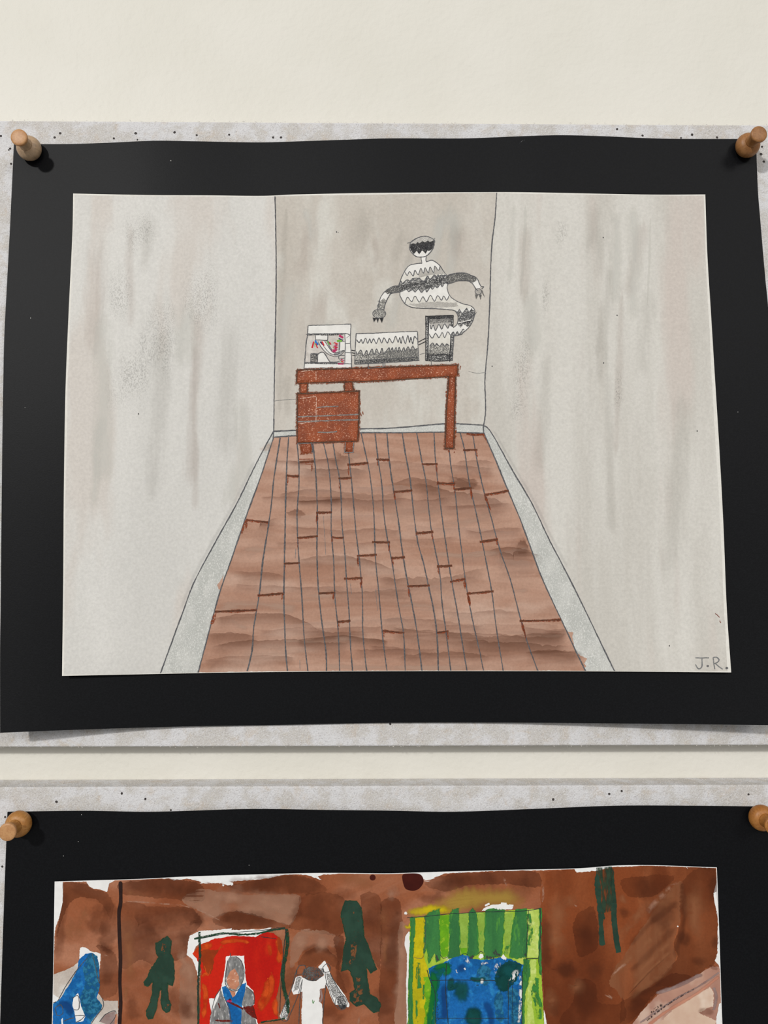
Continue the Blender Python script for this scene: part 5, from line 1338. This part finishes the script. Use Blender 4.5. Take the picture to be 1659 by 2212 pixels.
d.fill(P2([(484, 1200), (560, 1260), (600, 1300), (620, 1420), (484, 1420)]), GRAY, 12, rough=0.8)
d.fill(P2([(498, 1200), (575, 1188), (595, 1240), (612, 1300), (570, 1280), (520, 1240)]), MAR_S, 13, rough=0.8)
d.line(P2([(375, 1160), (400, 1140), (385, 1155), (450, 1190), (500, 1215)]), 4.4, MAR_S, 13)
d.line(P2([(368, 1150), (405, 1155)]), 5, W_MAG, 13)
d.line(P2([(275, 1305), (330, 1310), (420, 1310)]), 5, MAR_S, 13, taper=0.3)
d.line(P2([(300, 1170), (315, 1210)]), 2.4, MAR_S, 13)
for pts in ([(395, 770), (400, 800)], [(375, 830), (355, 980), (370, 1040), (410, 1070), (460, 1060), (500, 980), (505, 900), (480, 830), (440, 795)], [(320, 1050), (270, 1140), (235, 1300)], [(345, 1120), (385, 1210), (405, 1330)], [(525, 1040), (580, 1090), (585, 1170), (550, 1200)]):
    d.line(P2(pts), 1.9, LN2, 13)
d.build('red painted window with a grey hooded person in blue')

# --- white garment with grey sleeves
d = Draw('painted_white_garment', paper2, art2, pd2, clip2)
d.fill(P2([(965, 960), (1010, 985), (1080, 990), (1120, 960), (1150, 940), (1158, 1010), (1150, 1050), (1112, 1055), (1105, 1150), (1130, 1180), (1130, 1430), (965, 1430), (965, 1230), (972, 1075), (945, 1080)]), WH2, 8, rough=1.0)
d.fill(P2([(1095, 880), (1148, 830), (1165, 860), (1190, 920), (1190, 1020), (1160, 1030), (1140, 940)]), WH2, 8, rough=0.8)
d.fill(P2([(1150, 920), (1190, 930), (1245, 1020), (1310, 1110), (1345, 1180), (1340, 1200), (1225, 1180), (1190, 1100), (1160, 1020)]), WH2, 8, rough=0.8)
d.fill(P2([(920, 960), (965, 950), (960, 1000), (945, 1090), (900, 1100), (885, 1060)]), WH2, 8, rough=0.8)
d.fill(P2([(790, 1270), (830, 1170), (860, 1120), (870, 1180), (850, 1300), (800, 1300)]), WH2, 8, rough=0.8)
d.fill(P2([(985, 900), (1020, 880), (1090, 890), (1140, 895), (1130, 950), (1060, 990), (1000, 980), (975, 940)]), GRA, 9, rough=1)
d.fill(P2([(985, 900), (1020, 880), (1060, 880), (1060, 960), (1000, 970)]), GRA_MID, 10, rough=1)
d.fill(P2([(1160, 930), (1190, 935), (1240, 1020), (1290, 1100), (1260, 1140), (1220, 1120), (1180, 1040)]), GRA_MID, 9, rough=1)
d.fill(P2([(925, 960), (960, 960), (945, 1050), (895, 1080)]), GRA_MID, 9, rough=1)
d.fill(P2([(830, 1180), (865, 1130), (865, 1230), (850, 1300), (805, 1295)]), GRA_MID, 9, rough=1)
d.fill(P2([(1240, 1130), (1290, 1110), (1322, 1150), (1315, 1205), (1280, 1218), (1250, 1190)]), GRA, 10, rough=0.6)
d.fill(P2([(1255, 1190), (1320, 1180), (1310, 1210), (1280, 1218)]), GRA_DARK, 11)
d.line(P2([(1115, 1060), (1125, 1120), (1110, 1160)]), 8, PURG, 9)
d.line(P2([(968, 1080), (965, 1130)]), 3, PURG, 9)
for pts in ([(945, 870), (920, 920), (880, 1060), (830, 1180), (800, 1290), (845, 1310), (880, 1240), (930, 1120), (970, 980)], [(945, 870), (990, 870), (995, 920), (930, 945), (925, 900)], [(970, 980), (950, 1150), (942, 1340)], [(1160, 1010), (1140, 1180), (1132, 1340)], [(1135, 880), (1165, 855), (1190, 880), (1185, 915), (1145, 920), (1133, 880)],
            [(1150, 920), (1165, 1010), (1230, 1180)], [(1190, 930), (1260, 1060), (1315, 1130)], [(1230, 1180), (1240, 1130), (1290, 1112), (1325, 1150), (1315, 1205), (1275, 1222), (1232, 1185)], [(985, 900), (975, 950), (1020, 985), (1080, 985), (1130, 945), (1140, 900)], [(1270, 1150), (1290, 1180), (1270, 1200)]):
    d.line(P2(pts), 1.8, LN2, 11)
d.line(P2([(1050, 1140), (1055, 1170), (1065, 1150)]), 1.2, STG_E, 11)
d.build('white garment with grey pencilled sleeves')

# --- green striped window
d = Draw('painted_green_window', paper2, art2, pd2, clip2)
d.fill(P3([(270, 535), (700, 500), (1400, 455), (1410, 900), (1415, 1050), (1430, 1300), (1440, 1560), (248, 1560), (255, 1000)]), LIM, 8, rough=1.0)
d.line(P3([(230, 500), (330, 490), (450, 460), (560, 465), (640, 490)]), 26, YEL_S, 9, taper=0.1)
d.line(P3([(560, 440), (750, 420), (900, 420)]), 44, YEL_F, 7)
d.line(P3([(430, 430), (700, 380), (1000, 360), (1300, 390)]), 56, YEL_F, 7)
d.line(P3([(200, 590), (240, 620), (265, 610), (275, 560)]), 12, YEL_S, 9)
d.fill(P3([(300, 540), (400, 532), (390, 880), (430, 1000), (410, 1250), (400, 1560), (288, 1560), (290, 900)]), YEL, 9, rough=1.4)
d.line(P3([(430, 1050), (440, 1200), (420, 1400), (410, 1560)]), 22, BRG, 9, wob=0.4, jit=1)
d.fill(P3([(1290, 470), (1398, 462), (1392, 885), (1290, 885)]), LIM_L, 9, rough=0.8)
d.fill(P3([(1310, 900), (1370, 905), (1360, 1100), (1330, 1250), (1370, 1560), (1290, 1560), (1290, 1200), (1320, 1050)]), LIM_L, 9, rough=1.5)
d.fill(P3([(522, 515), (608, 510), (600, 880), (540, 880), (525, 700)]), BRG, 9, rough=0.8)
for x0, x1 in ((698, 775), (858, 920), (1088, 1165)):
    d.fill(P3([(x0, 500), (x1, 495), (x1 - 8, 860), (x0 + 4, 860)]), OLV, 9, rough=0.8)
d.line(P3([(735, 800), (740, 860)]), 16, BRG, 10)
d.line(P3([(1110, 780), (1100, 860)]), 8, STG_E, 10)
stripes = [[(272, 535), (312, 535), (290, 900), (285, 1200), (290, 1560), (250, 1560), (258, 1000), (275, 700)], [(395, 525), (440, 490), (480, 470), (520, 460), (522, 700), (530, 900), (500, 920), (480, 850), (430, 930), (415, 780), (385, 850)],
           [(612, 520), (640, 465), (690, 455), (698, 600), (702, 880), (640, 890), (602, 890), (612, 700)], [(782, 490), (815, 450), (852, 500), (858, 700), (860, 850), (800, 880), (768, 860), (778, 700)],
           [(928, 470), (1000, 455), (1092, 470), (1085, 640), (1065, 860), (1000, 880), (918, 900), (915, 760)], [(1190, 470), (1280, 460), (1290, 600), (1285, 880), (1200, 890), (1140, 880), (1160, 640)], [(1398, 452), (1412, 452), (1410, 900), (1412, 1040), (1398, 1020), (1395, 880)],
           [(1262, 900), (1312, 900), (1310, 1050), (1275, 1180), (1262, 1300), (1262, 1560), (1245, 1560), (1250, 1000)]]
for s in stripes:
    d.fill(P3(s), STG, 10, rough=1.2)
    d.line(P3(s), 3.2, STG_E, 10, closed=True, smooth=False, jit=0.8)
for pts, w in (([(340, 930), (335, 1050), (350, 1150)], 9), ([(320, 1260), (325, 1400), (320, 1560)], 5), ([(385, 1120), (385, 1250)], 4), ([(1380, 1060), (1350, 1180), (1390, 1300), (1390, 1420)], 14), ([(1300, 500), (1320, 650), (1310, 780)], 9), ([(1370, 1100), (1370, 1180), (1400, 1300)], 10), ([(1280, 900), (1270, 1100)], 8), ([(425, 540), (440, 700), (450, 880)], 4), ([(470, 520), (480, 700), (500, 880)], 4)):
    d.line(P3(pts), w, STG_E, 10, jit=0.8)
# blue pane
d.fill(P3([(430, 985), (470, 960), (580, 915), (640, 890), (720, 855), (780, 870), (830, 900), (940, 905), (1030, 890), (1130, 890), (1260, 950), (1245, 1050), (1245, 1300), (1243, 1560), (490, 1560), (485, 1300), (440, 1080)]), BLU, 11, rough=1.8)
d.fill(P3([(435, 990), (600, 925), (640, 960), (560, 1010), (520, 1100), (500, 1300), (480, 1560), (430, 1560), (470, 1300), (440, 1090)]), TEAL_F, 12, rough=3)
d.fill(P3([(1000, 1060), (1040, 960), (1130, 900), (1255, 950), (1200, 1060), (1120, 1180), (1060, 1180)]), TEAL_F2, 12, rough=3)
for pts, w, m in ((P3([(450, 1000), (480, 1100), (460, 1250), (440, 1400), (430, 1540)]), 16, TEAL_G), (P3([(470, 990), (560, 950), (600, 1000), (540, 1040)]), 18, TEAL_G), (P3([(640, 1050), (620, 1150), (700, 1100)]), 16, TEAL), (P3([(1100, 1000), (1180, 960), (1220, 940)]), 20, TEAL), (P3([(1050, 1050), (1150, 1050), (1200, 1000)]), 26, TEAL), (P3([(560, 1100), (570, 1300), (560, 1450)]), 20, BLU_D), (P3([(680, 940), (720, 980), (760, 1010)]), 26, BLU_D),
                  (P3([(940, 960), (900, 1050), (960, 1100)]), 26, BLU_T), (P3([(1150, 1150), (1180, 1300), (1190, 1500)]), 22, BLU_T), (P3([(1050, 1180), (1040, 1300), (1060, 1450)]), 18, BLU_T), (P3([(900, 1250), (960, 1350), (980, 1500)]), 20, BLU_D), (P3([(780, 1060), (860, 1080), (940, 1060)]), 12, TEAL)):
    d.line(pts, w, m, 12, taper=0.1)
d.blob(*P3([(825, 1400)])[0], 24, 25, TEAL, 13, rough=0.06)
d.blob(*P3([(825, 1400)])[0], 22, 23, TEAL, 13, rough=0.06)
d.blob(*P3([(715, 1180)])[0], 21, 29, TEAL, 13, rough=0.1)
d.blob(*P3([(1080, 1100)])[0], 20, 24, TEAL, 13, rough=0.1)
d.blob(*P3([(1120, 1020)])[0], 28, 24, TEAL, 13, rough=0.1)
DRY = pigment('dry_white_gaps', (232, 232, 230), grain=(800, 0.46, 0.56, 0.0, (1, 1, 0.6), 0.5), soft=0.2, rag=0.8, ragsc=400)
DRYG = pigment('grey_crayon_gap', (70, 66, 70), grain=(900, 0.42, 0.58, 0.0), soft=0.3, rag=0.7, ragsc=600)
for pts, w in ((P3([(735, 860), (760, 900), (790, 940)]), 11), (P3([(1060, 920), (1020, 980), (1010, 1030)]), 16), (P3([(670, 990), (680, 1020)]), 5), (P3([(740, 975), (750, 990)]), 5), (P3([(900, 1060), (890, 1120)]), 10), (P3([(1120, 1100), (1180, 1040), (1210, 980)]), 14), (P3([(1230, 1030), (1235, 1200), (1225, 1400), (1200, 1460)]), 9), (P3([(580, 880), (600, 910)]), 8), (P3([(880, 940), (960, 930)]), 9), (P3([(1090, 880), (1110, 900)]), 8)):
    d.line(pts, w, DRY, 13)
for pts, w in ((P3([(790, 860), (820, 900)]), 14), (P3([(1000, 800), (1020, 860), (1070, 870)]), 12), (P3([(1265, 850), (1285, 880)]), 10), (P3([(490, 860), (510, 910)]), 6), (P3([(930, 880), (1000, 890)]), 8)):
    d.line(pts, w, DRYG, 13)
d.fill(P3([(862, 880), (880, 850), (905, 855), (910, 880), (880, 895)]), WH2, 13, rough=0.5)
d.fill(P3([(1060, 885), (1080, 850), (1110, 890), (1085, 905)]), WH2, 13, rough=0.5)
# white gap over the window
d.fill(P3([(890, 480), (920, 450), (980, 425), (1080, 410), (1170, 440), (1160, 462), (1040, 465), (950, 470)]), WH2, 8, rough=1.2)
for pts, w in ((P3([(920, 430), (960, 412)]), 3.5), (P3([(1060, 408), (1110, 412)]), 3), (P3([(1130, 425), (1170, 432)]), 3.5)):
    d.line(pts, w, WH2, 8)
# pencil
for pts, w, m in (([(240, 535), (400, 525), (620, 500), (700, 498), (850, 488), (930, 485), (1190, 480), (1300, 472), (1405, 455)], 1.6, LN3), ([(1405, 455), (1405, 700), (1390, 900), (1400, 960)], 1.5, LN3), ([(1300, 470), (1290, 700), (1280, 880), (1300, 892), (1385, 890)], 1.8, LN3),
                  ([(300, 880), (340, 890), (385, 870), (400, 700), (400, 530)], 1.0, LN2), ([(530, 860), (555, 890), (590, 880)], 1.3, LN3), ([(700, 870), (740, 850), (770, 860)], 1.3, LN3), ([(862, 850), (885, 830), (905, 845)], 1.3, LN3), ([(450, 1085), (700, 1080), (1010, 1085)], 1.6, LN3), ([(585, 930), (578, 1180), (600, 1465), (604, 1560)], 1.8, LN3),
                  ([(490, 1415), (800, 1415), (1130, 1415)], 1.5, LN3), ([(1125, 1100), (1125, 1300), (1122, 1560)], 1.6, LN3), ([(1247, 1000), (1245, 1300), (1243, 1560)], 2.2, LN3), ([(415, 990), (440, 1080), (485, 1200), (490, 1465)], 1.6, LN3), ([(1160, 1130), (1165, 1465)], 1.2, LN3)):
    d.line(P3(pts), w, m, 14)
for (x, y) in [(505, 1315), (512, 1340), (503, 1365), (510, 1385), (508, 1405), (515, 1425), (850, 1130), (860, 1125)]:
    d.blob(*P3([(x, y)])[0], 1.2, 1.2, LN3, 14, rings=2)
d.build('green and yellow striped window with a blue pane')

# --- pale corner at the lower right
d = Draw('painted_pale_corner', paper2, art2, pd2, clip2)
d.fill(P4([(700, 1480), (760, 1400), (830, 1310), (940, 1190), (1020, 1140), (1100, 1115), (1240, 1050), (1280, 1020), (1370, 960), (1420, 935), (1478, 940), (1486, 1100), (1490, 1260), (1500, 1480)]) + [(1555, 2330), (1330, 2330)], PINK, 7, rough=1.6)
d.fill(P4([(880, 1480), (1000, 1390), (1100, 1290), (1250, 1200), (1400, 1110), (1430, 1150), (1420, 1280), (1300, 1330), (1450, 1400), (1440, 1480)]), CREAM, 8, rough=2)
d.line(P4([(860, 1450), (1000, 1340), (1150, 1250), (1300, 1160), (1480, 1020)]), 9, SALM, 9)
d.line(P4([(800, 1420), (960, 1310), (1130, 1200), (1300, 1110), (1475, 990)]), 5, PURG, 9)
d.line(P4([(930, 1170), (1060, 1130), (1200, 1070), (1290, 1020), (1340, 1010)]), 10, PURG, 9)
d.line(P4([(1430, 1120), (1450, 1200), (1430, 1310)]), 8, PURG, 9)
d.line(P4([(1280, 1320), (1360, 1320), (1440, 1330)]), 16, B_M, 9)
d.line(P4([(1390, 930), (1430, 950), (1470, 960)]), 9, B_M, 9)
d.fill(P4([(1475, 1260), (1492, 1250), (1500, 1480), (1445, 1480), (1455, 1360)]), WH2, 9, rough=0.8)
DOT = pigment('charcoal_grit', (58, 46, 46), grain=(1300, 0.46, 0.6, 0.0), soft=0.2, rag=0.8, ragsc=900)
d.line(P4([(860, 1400), (960, 1320), (1100, 1220), (1260, 1130)]), 5, DOT, 10)
d.line(P4([(880, 1340), (1000, 1260)]), 10, DOT, 10)
d.build('pale pink and cream corner of the watercolour')


# ------------------------------------------------------------------ wooden push pins
def wood(name, a, b, c):
    t = NT(name, 0.45, 0.4)
    col = t.mix(t.ramp(t.noise(380, 4, (1, 0.25, 1), distort=0.8), 0.35, 0.65), a, b)
    col = t.mix(t.ramp(t.noise(1500, 3, (1, 0.12, 1)), 0.5, 0.7, 0, 0.6), col, c)
    t.put(t.b.inputs['Base Color'], col)
    t.bump(t.noise(900, 3, (1, 0.3, 1)), 0.00005, 0.5)
    return t.m
WOODS = {'pale': wood('pale_weathered_wood', (186, 156, 124), (168, 142, 114), (150, 126, 100)),
         'tan': wood('tan_wood', (196, 148, 100), (184, 134, 88), (170, 120, 78)),
         'orange': wood('varnished_orange_wood', (176, 118, 58), (158, 100, 44), (136, 84, 36)),
         'brown': wood('varnished_brown_wood', (160, 112, 66), (146, 98, 54), (128, 84, 44)),
         'amber': wood('varnished_amber_wood', (184, 132, 72), (166, 112, 54), (146, 94, 42))}
t = NT('pin_steel', 0.3, 0.5)
t.colour((170, 170, 172))
t.b.inputs['Metallic'].default_value = 1.0
M_STEEL = t.m

def lathe(name, prof, mat, parent, seg=40):
    """profile (radius, height) turned about the pin axis, height pointing out of the wall (-y)"""
    vs, fs = [], []
    for r, h in prof:
        for k in range(seg):
            a = 2 * math.pi * k / seg
            vs.append((r * math.cos(a), -h, r * math.sin(a)))
    for j in range(len(prof) - 1):
        for k in range(seg):
            k2 = (k + 1) % seg
            fs.append((j * seg + k, (j + 1) * seg + k, (j + 1) * seg + k2, j * seg + k2))
    fs.append(tuple(range(seg)))
    fs.append(tuple((len(prof) - 1) * seg + k for k in reversed(range(seg))))
    me = bpy.data.meshes.new(name)
    me.from_pydata(vs, [], fs)
    me.update()
    bm = bmesh.new()
    bm.from_mesh(me)
    bmesh.ops.recalc_face_normals(bm, faces=bm.faces[:])
    bm.to_mesh(me)
    bm.free()
    for p in me.polygons:
        p.use_smooth = True
    me.materials.append(mat)
    return link(name, me, parent)

def pin(px, py, dfun, tilt, label, body, head, scale=1.0):
    d0 = dfun(px, py) + 0.0005
    c = P(px, py, d0)
    root = empty('push_pin', c, label, 'push pin', 'wooden push pins')
    root.rotation_euler = (math.radians(tilt[0]), 0, math.radians(tilt[1]))
    s = 0.001 * scale
    lathe('collar', [(r * s, h * s) for r, h in [(0.4, 0.0), (2.6, 0.0), (4.0, 0.35), (5.0, 1.2), (5.6, 2.4), (5.75, 3.5), (5.5, 4.7), (4.9, 5.7), (4.1, 6.35), (3.45, 6.6), (3.05, 6.75), (2.6, 6.8)]], body, root)
    lathe('neck', [(r * s, h * s) for r, h in [(2.2, 6.0), (3.05, 6.72), (2.85, 7.2), (2.75, 8.2), (2.85, 9.6), (3.05, 10.6), (3.3, 11.4), (3.0, 11.6), (0.5, 11.6)]], body, root)
    hd = lathe('head', [(r * s, h * s) for r, h in [(0.5, 11.3), (2.9, 11.2), (3.45, 11.6), (3.75, 12.1), (3.85, 12.7), (3.8, 13.1), (3.6, 13.35), (3.0, 13.5), (1.5, 13.58), (0.2, 13.6)]], head, root)
    lathe('needle', [(0.05 * s, -5.0 * s), (0.4 * s, -3.8 * s), (0.45 * s, 0.6 * s)], M_STEEL, root, 12)
    return root

pin(70, 328, depth1, (3, 0), 'pale weathered wooden push pin with tan head at a corner of the pencil drawing', WOODS['pale'], WOODS['tan'])
pin(1607, 322, depth1, (2, 2), 'varnished brown wooden push pin at a corner of the pencil drawing', WOODS['brown'], WOODS['brown'])
pin(48, 1774, depth2, (0, 0), 'varnished amber wooden push pin beside the blue end of the brown watercolour', WOODS['amber'], WOODS['tan'])
pin(1637, 1761, depth2, (0, 0), 'varnished orange wooden push pin at the bare right corner of the brown watercolour', WOODS['orange'], WOODS['orange'])

# pale lint on the black card
for root, dfun, spots in ((art1, depth1, [(369, 347, 1.6), (66, 687, 1.4), (54, 880, 1.0), (1594, 890, 1.0), (1128, 303, 0)]), (art2, depth2, [(176, 1760, 1.2), (169, 1818, 1.0), (137, 1849, 1.2), (538, 1869, 1.2)])):
    d = Draw('lint', root, root, lambda x, y, f=dfun: f(x, y) + 0.00016)
    for x, y, r in spots:
        if r:
            d.blob(x, y, r * 0.6, r * 0.7, M_FLECK, 1, rings=2)
        else:
            d.line([(1122, 310), (1127, 305), (1134, 302)], 1.0, pigment('scuff', (110, 112, 112), grain=(1500, 0.4, 0.6, 0.0)), 1)
    o = d.build('tiny pale lint specks on the black card')
    o['kind'] = 'stuff'
for o in bpy.data.objects:
    if '_o' in o:
        del o['_o']
